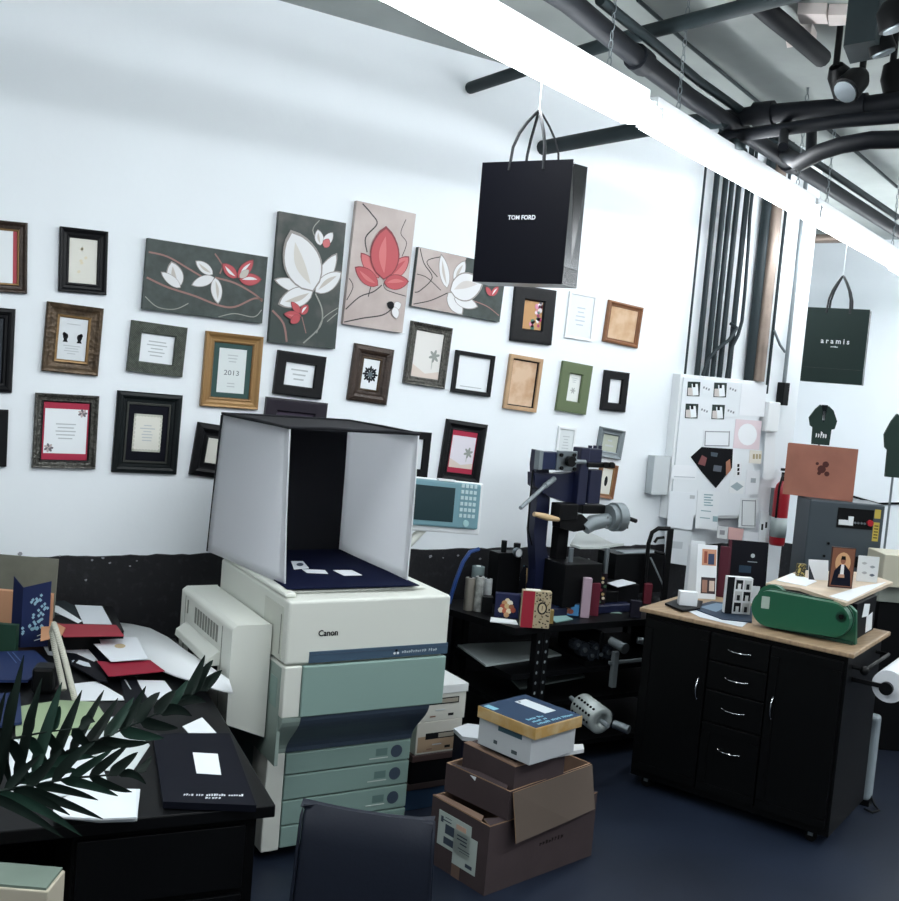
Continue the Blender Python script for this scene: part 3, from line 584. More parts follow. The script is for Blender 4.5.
note('grey outlined card above the black envelope', [(704, 430), (731, 431), (730, 447), (703, 446)], pap('dfe4e8'), outline(705, 431, 730, 446, 1.0, pap('8b9094')), 1)
def dark_env(mb, y):
    for q, c in (([(702, 455), (707, 458), (705, 466), (698, 464)], '7a4a4a'), ([(726, 462), (730, 459), (731, 470), (726, 476)], 'a2705a'), ([(711, 452), (718, 453), (717, 457), (711, 456)], '44505a'), ([(714, 465), (722, 466), (721, 472), (713, 471)], '5a606a')): sheet(mb, q, y, pap(c), .0004)
o = note('black pointed photo envelope taped in the middle of the panel', [(702, 447), (733, 449), (732, 468), (716, 488), (702, 472), (691, 457)], pap('0f1116'), dark_env, 2, 'envelope', 'black_envelope')
note('white card with small black figures beside the black envelope', [(735, 462), (742, 462.5), (741, 478), (734, 477)], pap('e1e5e8'), pxlines([[(737.5, 464+k*4), (739.6, 464+k*4), (739.3, 467+k*4), (737.2, 467+k*4)] for k in range(3)], INK), 1)
note('white card with diamond ornament under the black envelope', [(730, 480), (745, 481), (743, 494), (729, 493)], pap('e4e8ea'), lambda mb, y: mb.prism([onY(p[0], p[1], y) for p in ((737, 482), (743.5, 486.5), (737, 491), (730.5, 486.5))], (0, .0004, 0), pap('9eaeb4')), 1)
note('wide white paper strip on the left of the panel', [(673, 465), (697, 466), (696, 480), (671, 479)], pap('e6eaee'), pxlines([[(674, 476), (695, 477), (695, 478), (674, 477)]], pap('b9c0c6')), 1)
note('large blank white sheet low on the left of the panel', [(670, 491), (696, 493), (692, 530), (667, 527)], pap('dfe5ea'), pxlines([[(690, 495), (695, 495.5), (694.6, 499), (689.7, 498.6)]], GRY), 1)
note('white text sheet with blue round stamp low on the panel', [(698, 490), (720, 492), (717, 530), (695, 528)], pap('e2e7ea'), pxlines([[(704, 494+i*2.6), (713-i % 2*2, 494.5+i*2.6), (713-i % 2*2, 495.7+i*2.6), (704, 495.2+i*2.6)] for i in range(5)]+[[(713, 516), (718, 516.5), (717.6, 522), (712.6, 521.5)], [(701, 510), (711, 511), (711, 512), (701, 511)], [(700, 517), (710, 518), (710, 519), (700, 518)]], pap('8fa9ae')), 1)
note('grey outlined tall card at the lower right of the panel', [(741, 498), (758, 499), (755, 528), (738, 527)], pap('dde2e4'), outline(742, 500, 756, 526, .9, pap('7f868a')), 1)
note('cream card with tiny emblem at the right of the panel', [(750, 450), (762, 451), (761, 464), (749, 463)], pap('e0dcd2'), pxlines([[(753+i*3, 454), (755+i*3, 454.2), (754.8+i*3, 459), (752.8+i*3, 458.8)] for i in range(3)], pap('a89a78')), 1)
note('white card with small crest beneath the cream card', [(747, 470), (760, 471), (758, 495), (745, 494)], pap('e2e6ea'), pxlines([[(751, 478), (756, 478.4), (755.6, 483), (750.6, 482.6)]], pap('a0a8ac')), 1)
note('large pale blank paper in the upper right corner of the panel', [(742, 383), (767, 385), (764, 417), (739, 415)], pap('e6eaee'), None, 1)
note('long blank paper hanging over the right edge of the panel', [(766, 418), (776, 419), (774, 480), (763, 479)], pap('e8ecef'), None, 2)
note('narrow white card with two black marks at the panel foot', [(761, 511), (769, 512), (768, 545), (758, 544)], pap('dfe3e6'), pxlines([[(761.5, 524), (763.5, 524), (763, 530), (761, 530)], [(765.5, 522), (767.5, 522), (767, 528), (765, 528)]], INK), 2)
note('pink paper square hanging from the foot of the panel', [(729, 527), (744, 529), (742, 541), (728, 539)], pap('d3aaa6'), None, 2)
note('small patterned paper left of the pink square', [(718, 526), (728, 527), (727, 539), (717, 538)], pap('cfd2d3'), pxlines([[(720, 530), (725, 530.5), (724.6, 535), (719.6, 534.5)]], pap('8d8d92')), 2)
note('grey drawing sheet hanging below the panel at the left', [(666, 528), (692, 532), (689, 566), (664, 562)], pap('cdd3d7'), pxlines([[(671, 541), (683, 542), (682, 549), (670, 548)]], pap('b3babf')), 1)
note('white sheet hanging below the foot of the panel at the right', [(744, 531), (768, 534), (766, 560), (742, 557)], pap('e2e6ea'), None, 1)
# conduits
def vcond(label, px, py, r, m=M_conduit, y=4.955, top=CZ, name='wall_conduit', cat='conduit', n=10):
    p = onY(px, py, y); pipe(name, label, [p, V((p.x, y, top))], r, m, cat, n, 'vertical conduits above the panel')
PT_ = onY(683, 374, PY).z+.002
names = ['leftmost and thinnest', 'second from the left', 'third from the left', 'fourth from the left', 'fifth from the left', 'sixth from the left']
for i, (x, r) in enumerate(((685, .008), (697, .019), (706, .019), (712.5, .017), (719.5, .018), (728.5, .019))):
    p = onY(x, 374, 4.955); z0 = PT_ if i else 1.9
    pipe('wall_conduit', 'dark vertical conduit above the panel, '+names[i]+' of the bundle', [V((p.x, 4.955, PT_)), V((p.x, 4.955, CZ))], r, M_conduit, 'conduit', 10, 'vertical conduits above the panel')
p = onY(733, 374, 4.84); q_ = [onY(*k, 4.915) for k in ((727, 372), (731, 349), (738, 335), (742, 321), (745, 290), (748, 250), (750, 215))]; q_[0].z = PT_; q_.append(V((q_[-1].x, 4.915, CZ)))
pipe('bent_conduit', 'dark conduit with an S bend in front of the bundle', q_, .012, M_conduit, 'conduit')
q_ = [onY(*k, 4.89) for k in ((703, 372), (708, 360), (716, 350), (729, 340), (737, 328))]; q_[0].z = PT_; q_.append(q_[-1]+V((.0, .06, .03)))
pipe('bent_conduit', 'short dark conduit crossing the bundle diagonally above the panel', q_, .012, M_conduit, 'conduit')
p = onY(749, 374, 4.96); pipe('wall_conduit', 'widest dark conduit beside the tan duct', [V((p.x, 4.96, PT_)), V((p.x, 4.96, CZ))], .034, M_conduit, 'conduit', 12, 'vertical conduits above the panel')
t = thing('round_duct', 'tan round metal duct rising beside the white column', 'duct', onY(757.5, 374, 4.94))
p = onY(758, 374, 4.94); MB().cyl(V((p.x, 4.94, PT_)), V((p.x, 4.94, CZ)), .047, M_duct, 20).build('duct_tube', t); z = onY(760, 260, 4.94).z; MB().cyl(V((p.x, 4.94, z-.012)), V((p.x, 4.94, z+.012)), .051, M_duct, 20).build('joint_band', t)
p = onY(768, 378, 4.93); pipe('wall_conduit', 'thin dark conduit on the white column', [V((p.x, 4.93, PT_-.08)), V((p.x, 4.93, CZ))], .011, M_conduit, 'conduit', 8)
t = thing('cable_conduit', 'grey conduit ending in a black plug box right of the panel', 'conduit', onY(783, 400, 4.8))
p = onY(784, 384, 4.92); MB().cyl(V((p.x, 4.92, p.z)), V((p.x, 4.92, CZ)), .014, M_steeld, 10).build('conduit_tube', t)
mb = MB(); mb.bb(p.x-.03, p.x+.03, 4.89, 4.953, p.z-.15, p.z+.01, M_black); mb.build('plug_box', t, bevel=.005)
q_ = [onY(*k, 4.92) for k in ((774, 330), (780, 345), (785, 352))]; MB().tube(q_, .009, M_steeld, 8).build('branch', t)
mb = MB(); q = onY(776, 405, 4.88); mb.bb(q.x-.07, q.x+.05, 4.88, 4.953, q.z-.19, q.z+.02, M_white); tag(mb.build('wall_box', bevel=.008), 'small white plastic wall box right of the papered panel', 'wall box')
mb = MB(); a = onY(655, 456, 4.93); b_ = onY(666, 494, 4.93); mb.bb(a.x, b_.x, 4.93, 4.992, b_.z, a.z, mat('grey_wall_box', 'b3bbbf', .5)); mb.bb(a.x-.004, b_.x+.004, 4.925, 4.93, b_.z-.004, a.z+.004, mat('grey_wall_box_lid', 'c3cacd', .5)); tag(mb.build('wall_box'), 'grey metal electrical box on the wall left of the papered panel', 'wall box')
# fire extinguisher
e = onY(776.5, 545, 4.87); t = thing('fire_extinguisher', 'red fire extinguisher hanging right of the papered panel', 'fire extinguisher', e)
T = MX.Translation((e.x, 4.87, e.z)); MB(T).lathe([(0, .0), (.05, .0), (.055, .02), (.055, .38), (.045, .43), (.02, .46), (.0, .46)], M_red).build('cylinder', t)
MB(T).lathe([(.056, .06), (.0575, .06), (.0575, .2), (.056, .2)], mat('silver_label', 'a7b3b3', .4)).build('label_band', t)
mb = MB(T); mb.cyl((0, 0, .46), (0, 0, .52), .018, M_black, 10); mb.box((.02, 0, .54), (.1, .02, .018), M_black); mb.box((.025, 0, .505), (.08, .02, .012), M_black); mb.build('valve', t)
mb = MB(T); mb.tube([(-.015, -.02, .5), (-.05, -.03, .5), (-.072, -.03, .42), (-.074, -.03, .2)], .008, M_black, 8); mb.build('hose', t); mb = MB(T); mb.bb(-.02, .02, .055, .084, .2, .4, M_steeld); mb.build('bracket', t)

# ------------------------------------------------------------------- copier
T = rot_at(1.585, 3.645, 0, -1.5)
cop = thing('office_copier', 'large cream and green office copier on the floor in front of the wall', 'copier', T @ V((.36, .43, 0)))
CW, CDp = .735, .87
mb = MB(T); mb.bb(0, CW, 0, CDp, .868, 1.125, M_cream); mb.bb(.012, CW-.012, .012, CDp-.02, .66, .866, M_cream2); mb.build('upper_body', cop, bevel=.012, seg=3)
mb = MB(T); mb.bb(0, .075, -.004, .3, .655, .862, M_cream); mb.build('corner_trim', cop, bevel=.006)
mb = MB(T); mb.bb(.077, CW-.006, -.012, .02, .655, .862, M_teal); mb.build('front_door', cop, bevel=.005)
mb = MB(T); mb.bb(.10, CW+.001, -.004, .01, .872, .918, M_slate2); mb.bb(.10, CW, -.0055, -.004, .905, .9065, M_slate); mb.build('name_band', cop)
mb = MB(T); R90 = MX.Rotation(pi/2, 4, 'X')
mb.text('Canon', .034, INK, MX.Translation((.175, -.0015, .99)) @ R90, width=.085, bold=.025); mb.build('maker_lettering', cop)
mb = MB(T); mb.marks(.014, pap('aab6bd'), MX.Translation((.60, -.0055, .893)) @ R90, .17, 16, 3, (11,))
for dx, dz in ((0, .008), (-.008, -.004), (.008, -.004)): ell_ = [( .488+dx+.0055*cos(q), -.0045, .893+dz+.0055*sin(q)) for q in [tau*i/10 for i in range(10)]]; mb.prism(ell_, (0, -.001, 0), pap('d7dde0') if dz < 0 else INK)
mb.build('model_lettering', cop)
# waist curving back to the drawers
def curve_prof(n=10):
    out = []
    for i in range(n+1): t_ = i/n; out.append((-.004+.134*(t_*t_*(3-2*t_)), .655-.195*t_))
    return out
pr_ = curve_prof()
mb = MB(T); prof = pr_+[(.3, .46), (.3, .655)]; mb.prism([(.085, y, z) for y, z in prof], (CW-.15, 0, 0), M_slate); mb.build('waist_panel', cop)
mb = MB(T); mb.prism([(.004, y, z) for y, z in prof], (.079, 0, 0), mat('copier_green_side', '8b9c94', .5)); mb.build('waist_side', cop)
mb = MB(T); mb.bb(.012, .67, .15, CDp-.02, .05, .655, M_teal); mb.build('lower_body', cop, bevel=.004)
mb = MB(T); mb.bb(.006, .084, .128, .3, .045, .458, M_cream); mb.build('lower_trim', cop, bevel=.006)
zz = [.456, .362, .254, .146, .05]
for i in range(4):
    mb = MB(T); mb.bb(.088, .668, .128, .16, zz[i+1]+.003, zz[i]-.003, M_teal); d = mb.build('paper_drawer', cop, bevel=.004)
    if i < 3:
        zc = (zz[i]+zz[i+1])/2; mb = MB(T); cx = .60
        mb.prism([(cx+.028*cos(q), .127, zc+.028*sin(q)) for q in [tau*k/24 for k in range(24)]], (0, .001, 0), M_slate); mb.build('round_grip', d)
        mb = MB(T); mb.bb(.50, .555, .1265, .1275, zc-.012, zc+.02, mat('drawer_print', '5f7a76', .5)); mb.bb(.47, .56, .1265, .1275, zc-.024, zc-.02, pap('c3cdc8')); mb.build('drawer_symbol', d)
for x in (.06, .62):
    for y in (.2, .8): mb = MB(T); mb.cyl((x-.012, y, .026), (x+.012, y, .026), .025, M_black, 14); mb.cyl((x, y, .03), (x, y, .05), .01, M_black); mb.build('caster', cop)
# left flank details
mb = MB(T); mb.bb(-.003, 0, .05, .26, .876, 1.09, M_cream2); mb.bb(-.0045, -.003, .06, .066, .9, 1.06, M_vent); mb.build('side_cover', cop)
mb = MB(T); mb.bb(-.002, .012, .03, .30, .45, .85, mat('copier_green_side', '8b9c94', .5)); mb.build('lower_side_cover', cop)
mb = MB(T)
for y0 in (.06, .17): mb.bb(-.004, -.002, y0, y0+.07, .68, .8, M_teal)
mb.build('side_window', cop)
mb = MB(T); mb.bb(.0, .05, .05, CDp, 1.126, 1.146, M_cream); mb.build('platen_edge', cop, bevel=.008)
mb = MB(T); mb.bb(.05, CW-.06, .12, CDp, 1.126, 1.138, M_cream); mb.build('platen_lid', cop, bevel=.005)
# left exit unit hung on the copier
T2 = rot_at(1.415, 3.79, 0, -1.5)
mb = MB(T2); mb.prism([(0, 0, .60), (0, 0, .985), (.02, 0, 1.0), (.165, 0, 1.0), (.165, 0, .53)], (0, .73, 0), M_cream); pod = mb.build('side_exit_unit', cop, bevel=.01, seg=3)
mb = MB(T2)
for i in range(9): y = .18+i*.038; mb.bb(-.0015, .001, y, y+.026, .885, .955, M_vent)
mb.build('vent_slots', pod)
mb = MB(T2); mb.bb(-.002, .001, .12, .124, .62, .97, M_vent); mb.bb(-.002, .001, .66, .662, .62, .97, M_vent); mb.bb(-.003, 0, .615, .625, .90, .96, M_vent); mb.build('seam', pod)
mb = MB(T2); mb.prism([(-.05, .14, .80), (-.045, .14, .83), (-.0, .14, .86), (0, .14, .80)], (0, .49, 0), M_cream); mb.build('exit_hood', pod, bevel=.004)
mb = MB(T2); mb.bb(-.004, .0, .16, .57, .735, .80, M_black); mb.bb(-.012, -.003, .19, .24, .73, .75, M_steeld); mb.bb(-.012, -.003, .42, .47, .735, .755, M_steeld); mb.build('exit_slot', pod)
# white curved tray reaching over the desk
mb = MB(); L = []; edge = [((233, 692), (229, 679), .80), ((215, 688), (204, 662), .80), ((196, 681), (184, 649), .80), ((176, 675), (168, 637), .79), ((158, 668), (150, 628), .78), ((135, 664), (132, 624), .765), ((112, 660), (114, 622), .757)]
pts = [(onZ(*f_, z-.0), onZ(*k, z)) for f_, k, z in edge]
vs = [];
for f_, k in pts: vs += [f_, k, k-V((0, 0, .008)), f_-V((0, 0, .008))]
n = len(pts); fs = [(4*i+j, 4*i+(j+1) % 4, 4*i+4+(j+1) % 4, 4*i+4+j) for i in range(n-1) for j in range(4)]+[(0, 1, 2, 3), (4*n-1, 4*n-2, 4*n-3, 4*n-4)]
mb.add(vs, fs, M_white, True); tray = mb.build('exit_tray', cop)
# control panel on an arm
cp_y = 4.40; A = onY(415, 478, cp_y); Bq = onY(482, 485, cp_y); Cq = onY(476, 535, cp_y); Dq = onY(411, 525, cp_y)
tv = (Bq-A).normalized(); up = (A-Dq).normalized(); T3 = MX(((tv.x, 0, up.x, Dq.x), (0, 1, 0, cp_y), (tv.z, 0, up.z, Dq.z), (0, 0, 0, 1)))
pw, ph = (Bq-A).length, (A-Dq).length
mb = MB(T3); mb.bb(-.1, pw+.025, .02, .06, -.03, ph*1.02, M_white); cpn = mb.build('control_panel', cop, bevel=.008)
mb = MB(T3); mb.bb(-.09, pw, 0, .02, 0, ph, M_panelteal); mb.build('panel_face', cpn, bevel=.01)
mb = MB(T3); mb.bb(-.04, pw*.6, -.003, 0, .03, ph-.03, M_screen); mb.build('touch_screen', cpn, bevel=.003)
mb = MB(T3); kb = pap('b9cdd1')
for r_ in range(6):
    for c__ in range(4): x = pw*.69+c__*.026; z = .06+r_*.031; mb.bb(x, x+.017, -.004, 0, z, z+.018, kb)
mb.prism([(pw*.80+.018*cos(q), 0, .03+.018*sin(q)) for q in [tau*k/16 for k in range(16)]], (0, -.005, 0), pap('9fc3c6')); mb.build('keypad', cpn)
mb = MB(T3); mb.bb(pw*.35, pw*.6, .0, .03, ph, ph+.01, M_white); mb.build('top_tab', cpn)
mb = MB(); mb.tube([T @ V((CW-.02, .82, 1.02)), T @ V((CW+.08, .82, 1.06)), T3 @ V((pw*.4, .065, .03))], .022, M_cream, 10); mb.build('panel_arm', cop)

# --------------------------------------------------------------- light tent
t0x, t0y, tz, TW, TD, TH = 1.64, 3.835, 1.147, .565, .74, .640
FLR = .10; FT = -.075  # the left side flares outwards to the back
T = rot_at(t0x, t0y, tz, -1.5)
tent = thing('photo_light_tent', 'cube light tent with white side panels and black back standing on the copier', 'light tent', T @ V((TW/2, TD/2, 0)))
def wavy(mb, x, side, m):
    # fabric side panel: softly bulging sheet with thickness
    vs = []; fs = []; nu, nv = 14, 14
    for i in range(nu+1):
        for j in range(nv+1):
            u, v = i/nu, j/nv; b = .006*sin(pi*u)*sin(pi*v)+.0025*sin(7*u+4*v); vs.append((x+b*side+((-FLR*u*(1-v)+FT*u*v-.03*v*(1-u)) if side < 0 else 0), u*TD, v*TH))
    off_ = len(vs); vs += [(a_+.006, b_, c_) for a_, b_, c_ in vs]; q = nv+1
    for i in range(nu):
        for j in range(nv): k = i*q+j; fs.append((k, k+1, k+q+1, k+q)); fs.append((off_+k, off_+k+q, off_+k+q+1, off_+k+1))
    for i in range(nu):
        for j in (0, nv): k = i*q+j; fs.append((k, k+q, off_+k+q, off_+k))
    for j in range(nv):
        for i in (0, nu): k = i*q+j; fs.append((k, k+1, off_+k+1, off_+k))
    mb.add(vs, fs, m, True)
mb = MB(T); wavy(mb, 0, -1, M_tentw); mb.build('left_panel', tent)
mb = MB(T); wavy(mb, TW, 1, M_tentw); mb.build('right_panel', tent)
mb = MB(T); mb.bb(FT, TW, TD-.008, TD, 0, TH, M_tentk); mb.build('back_panel', tent)
mb = MB(T); mb.prism([(-.03, 0, TH), (TW+.006, 0, TH), (TW+.006, TD, TH), (FT, TD, TH)], (0, 0, .006), M_tentk); mb.build('top_panel', tent)
mb = MB(T)
pp = [(-.03, 0, TH+.006), (TW*.25, .002, TH+.012), (TW*.5, 0, TH+.009), (TW*.8, .002, TH+.012), (TW+.006, 0, TH+.008), (TW+.008, TD/2, TH+.01), (TW+.006, TD, TH+.008), (TW/2, TD, TH+.011), (FT, TD, TH+.008), (FT/2-.015, TD/2, TH+.01), (-.03, 0, TH+.006)]
mb.tube(pp, .006, M_tentk, 6); mb.tube([(-FLR, TD, 0), (FT, TD, TH)], .006, M_tentk, 6); mb.build('edge_piping', tent)
mb = MB(T); mb.prism([(-.02, -.085, .001), (TW+.01, -.10, .001), (TW+.0, TD-.02, .001), (.008, TD-.02, .001)], (0, 0, .004), M_navy); mb.build('backdrop_sheet', tent)
def slab(name, label, cat, pp, ztop, th, m, grp=None, side=None, art=None):
    mb = MB(); P = [onZ(x, y, ztop) for x, y in pp]; mb.prism(P, (0, 0, -th), m, side)
    if art: art(mb, ztop+.0003)
    return tag(mb.build(name), label, cat, grp)
def zq(mb, pp, z, m, th=.0004): mb.prism([onZ(x, y, z) for x, y in pp], (0, 0, th), m)
slab('white_card', 'small white card with dark ring lying at the left in the light tent', 'card', [(291, 561), (303, 561), (309, 568), (294, 569)], 1.1555, .002, WHT, 'cards in the light tent', art=lambda mb, z: mb.prism([onZ(300+3.5*cos(q), 564.5+1.6*sin(q), z) for q in [tau*i/12 for i in range(12)]], (0, 0, .0004), pap('3a4658')))
slab('white_card', 'small white card in the middle of the light tent floor', 'card', [(302, 569), (325, 570), (328, 573.5), (307, 572.5)], 1.1555, .002, WHT, 'cards in the light tent')
slab('white_card', 'white card at the right on the light tent floor', 'card', [(333, 570), (352, 570), (362, 575), (344, 575.5)], 1.1555, .002, WHT, 'cards in the light tent')

# --------------------------------------------------- stack of brown boxes
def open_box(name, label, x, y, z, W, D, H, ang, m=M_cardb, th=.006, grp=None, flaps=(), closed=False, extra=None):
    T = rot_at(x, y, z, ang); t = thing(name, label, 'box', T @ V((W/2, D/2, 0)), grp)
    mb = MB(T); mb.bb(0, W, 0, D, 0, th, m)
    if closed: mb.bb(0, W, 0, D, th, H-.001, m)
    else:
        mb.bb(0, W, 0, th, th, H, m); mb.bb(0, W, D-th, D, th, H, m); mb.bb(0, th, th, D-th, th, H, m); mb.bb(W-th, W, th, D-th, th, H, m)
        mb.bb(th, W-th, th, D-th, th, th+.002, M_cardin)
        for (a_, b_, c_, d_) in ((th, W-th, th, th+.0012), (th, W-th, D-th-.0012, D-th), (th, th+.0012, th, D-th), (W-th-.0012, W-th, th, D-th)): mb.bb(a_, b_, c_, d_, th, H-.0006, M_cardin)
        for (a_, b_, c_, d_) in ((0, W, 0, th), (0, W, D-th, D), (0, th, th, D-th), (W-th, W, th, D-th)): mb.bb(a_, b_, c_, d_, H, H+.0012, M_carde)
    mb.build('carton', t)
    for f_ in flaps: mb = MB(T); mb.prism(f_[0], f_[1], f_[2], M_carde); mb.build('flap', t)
    if extra: extra(T, t)
    return t
def lab1(T, t):
    mb = MB(T); lb = pap('aeb9b3'); z0 = .09
    mb.bb(-.0015, 0, .10, .30, .10, .245, lb); mb.bb(-.0015, 0, .06, .2, .055, .2, lb)
    k = pap('3c4653')
    for (y0, y1, a_, b_) in ((.27, .285, .2, .225), (.20, .255, .16, .2), (.12, .18, .165, .17), (.12, .18, .18, .185), (.12, .16, .15, .155), (.2, .26, .115, .145), (.08, .12, .07, .085), (.22, .27, .21, .215), (.22, .26, .225, .228), (.1, .17, .13, .133), (.1, .16, .12, .122)): mb.bb(-.0022, -.0015, y0, y1, a_, b_, k)
    mb.bb(-.002, -.0012, .13, .19, .205, .225, pap('c2a08c')); mb.build('shipping_label', t)
    mb = MB(T); mb.marks(.02, pap('2c2422'), MX.Translation((.38, -.0005, .14)) @ R90, .15, 8); mb.build('printed_lettering', t); mb = MB(T); mb.bb(-.001, 0, .15, .2, .0, .06, pap('6a564c')); mb.build('tape', t)
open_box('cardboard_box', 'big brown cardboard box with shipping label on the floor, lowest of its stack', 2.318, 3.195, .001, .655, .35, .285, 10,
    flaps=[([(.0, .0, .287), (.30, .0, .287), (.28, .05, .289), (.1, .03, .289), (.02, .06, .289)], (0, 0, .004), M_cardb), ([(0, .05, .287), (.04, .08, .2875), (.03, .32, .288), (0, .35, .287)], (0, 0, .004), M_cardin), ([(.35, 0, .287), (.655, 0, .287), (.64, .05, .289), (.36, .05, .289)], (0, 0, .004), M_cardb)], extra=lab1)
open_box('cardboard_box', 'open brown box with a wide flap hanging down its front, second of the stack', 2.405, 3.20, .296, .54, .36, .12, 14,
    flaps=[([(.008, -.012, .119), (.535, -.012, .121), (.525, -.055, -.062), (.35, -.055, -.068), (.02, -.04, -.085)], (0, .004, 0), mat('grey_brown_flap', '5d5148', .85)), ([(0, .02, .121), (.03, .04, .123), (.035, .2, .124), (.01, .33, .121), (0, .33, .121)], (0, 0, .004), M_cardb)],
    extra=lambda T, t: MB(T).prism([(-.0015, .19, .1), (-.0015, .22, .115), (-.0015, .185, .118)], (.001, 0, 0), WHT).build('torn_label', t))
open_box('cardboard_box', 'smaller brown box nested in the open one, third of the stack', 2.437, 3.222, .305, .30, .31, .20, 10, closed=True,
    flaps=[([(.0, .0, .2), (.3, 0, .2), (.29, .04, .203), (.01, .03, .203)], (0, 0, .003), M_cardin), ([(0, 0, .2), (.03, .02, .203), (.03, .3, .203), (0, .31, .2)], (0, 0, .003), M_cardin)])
slab('white_card_tray', 'thin white tray sticking out to the right below the blue-topped box', 'tray', [(540, 757), (549, 745), (583, 744), (584, 749)], .527, .016, pap('cfd2d2'))
T = rot_at(2.462, 3.165, .529, 13); t = thing('white_box', 'white carton directly under the blue and yellow lid', 'box', T @ V((.14, .15, 0)))
mb = MB(T); mb.bb(0, .285, 0, .29, 0, .115, pap('b9bdc0')); mb.build('carton', t, bevel=.003)
k = pap('4a5458')
for q in ((.07, .10, .02, .035, k), (.18, .2, .03, .045, k), (.05, .18, .09, .11, pap('3b5560'))): mb = MB(T); mb.bb(-.0012, 0, *q); mb.build('printed_mark', t)
T = rot_at(2.455, 3.135, .645, 13); t = thing('envelope_box', 'blue and yellow lidded box with white label on top of the brown stack', 'box', T @ V((.15, .16, 0)))
mb = MB(T); mb.bb(0, .30, 0, .32, 0, .048, mat('yellow_marbled_board', 'b08c4e', .6, var=.3, vscale=12, col2='c4ad85', ramp=(.4, .7))); mb.build('lid_sides', t, bevel=.002)
mb = MB(T); mb.bb(.004, .296, .004, .316, .048, .0495, pap('1d3550')); mb.build('blue_top', t)
mb = MB(T); mb.bb(.175, .245, .10, .27, .0496, .0502, pap('c6cfd3')); mb.bb(.185, .195, .25, .262, .0503, .0506, INK); mb.build('white_label', t)
mb = MB(T); lt = pap('7fb2c4'); RZ = MX.Rotation(pi/2, 4, 'Z')
for k, (s_, w_) in enumerate((((5,), .10), ((5,), .09), ((7, 13), .225))): mb.marks(.019, lt, MX.Translation((.045+w_/2, .085-k*.028, .0497)), w_, int(w_/.011), k+2, s_)
mb.bb(.012, .045, .24, .3, .0497, .0502, lt); mb.build('lid_lettering', t)
# second pile between copier and shelf
def mk(name, label, W, D, H, z, m, x=2.42, y=3.98, ang=0, lid=None, marks=None, tan=False):
    T = rot_at(x, y, z, ang); t = thing(name, label, 'box', T @ V((W/2, D/2, 0)), None)
    mb = MB(T); mb.bb(0, W, 0, D, 0, H, m); mb.build('carton', t, bevel=.003)
    if lid: mb = MB(T); mb.bb(-.006, W+.006, -.006, D+.006, H-.035, H+.006, lid); mb.build('lid', t, bevel=.003)
    if marks:
        mb = MB(T)
        if tan: mb.bb(.01, W-.01, -.001, 0, .01, H-.07, pap('a38c74'))
        mb.bb(.05, W-.04, -.002, -.001, H-.085, H-.055, INK); mb.bb(.12, W-.045, -.003, -.002, H-.08, H-.06, pap('8f8a7e')); mb.bb(.09, .14, -.002, -.0005, H-.115, H-.11, GRY)
        mb.bb(.16, .19, -.002, -.0005, .02, .032, INK); mb.bb(.06, .09, -.002, -.0005, .02, .026, pap('8a6a5a')); mb.build('printed_label', t)
    return t
mk('blue_box', 'blue and white printed box on the floor beside the copier drawers', .24, .28, .10, .001, pap('27405c'), 2.40, 4.0, marks=False)
mk('flat_box', 'flat brown box at the very bottom pile above the blue printed box', .26, .30, .03, .102, pap('3a3030'), 2.395, 3.99)
mk('black_box', 'black box in the middle of the pile beside the copier', .25, .30, .105, .133, pap('111217'), 2.41, 3.99)
mk('board_box', 'mottled brown flat box under the two white file boxes', .26, .30, .032, .239, pap('4b3b39'), 2.41, 3.985)
mk('file_box', 'lower white file box with tan label beside the copier', .25, .29, .155, .272, pap('c3c1b8'), 2.425, 3.99, marks=True, tan=True)
mk('file_box', 'upper white file box with sloping white lid beside the copier', .255, .29, .165, .428, pap('c3c3bb'), 2.43, 3.99, lid=pap('cfd3d3'), marks=True)
T = rot_at(2.60, 3.755, 0.001, 20); t = thing('hexagonal_box', 'white-topped hexagonal box with navy sides behind the brown stack', 'box', T @ V((0, 0, 0)))
hx = [(.105*cos(tau*i/6), .105*sin(tau*i/6)) for i in range(6)]
mb = MB(T); mb.prism([(x*.97, y*.97, 0) for x, y in hx], (0, 0, .43), pap('1a1d2e')); mb.build('side', t); mb = MB(T); mb.prism([(x, y, .432) for x, y in hx], (0, 0, .018), pap('c6cbd0')); mb.build('lid', t)
#PART3
# ------------------------------------------------------ black shelf table
def stand(pxL, pxR, pyB, z, yaw=0):
    """frame with its origin at the bottom left corner of a thing that stands at height z; returns frame, width, metres per pixel"""
    c = onZ((pxL+pxR)/2, pyB, z); k = depth(c)/F; W = (pxR-pxL)*k/cos(RD(yaw))
    a = math.atan2(r0.y, r0.x)+RD(yaw); x = V((cos(a), sin(a), 0)); o = c-x*W/2
    return frame_mx(o, x), W, k
TX0, TX1, TY0, TY1, TZ = 3.09, 4.50, 4.19, 4.84, .79
t = thing('shelf_table', 'black metal shelf table with perforated posts under the press', 'table', ((TX0+TX1)/2, (TY0+TY1)/2, 0))
mb = MB(); mb.prism([(TX0, TY0, TZ-.035), (TX1, TY0, TZ-.035), (TX1, TY1, TZ-.035), (2.90, TY1, TZ-.035)], (0, 0, .035), M_black); mb.build('table_top', t, bevel=.003)
for z in (.53, .36, .12): mb = MB(); mb.bb(TX0+.02, TX1-.02, TY0+.03, TY1-.02, z-.025, z, M_black); mb.build('shelf', t)
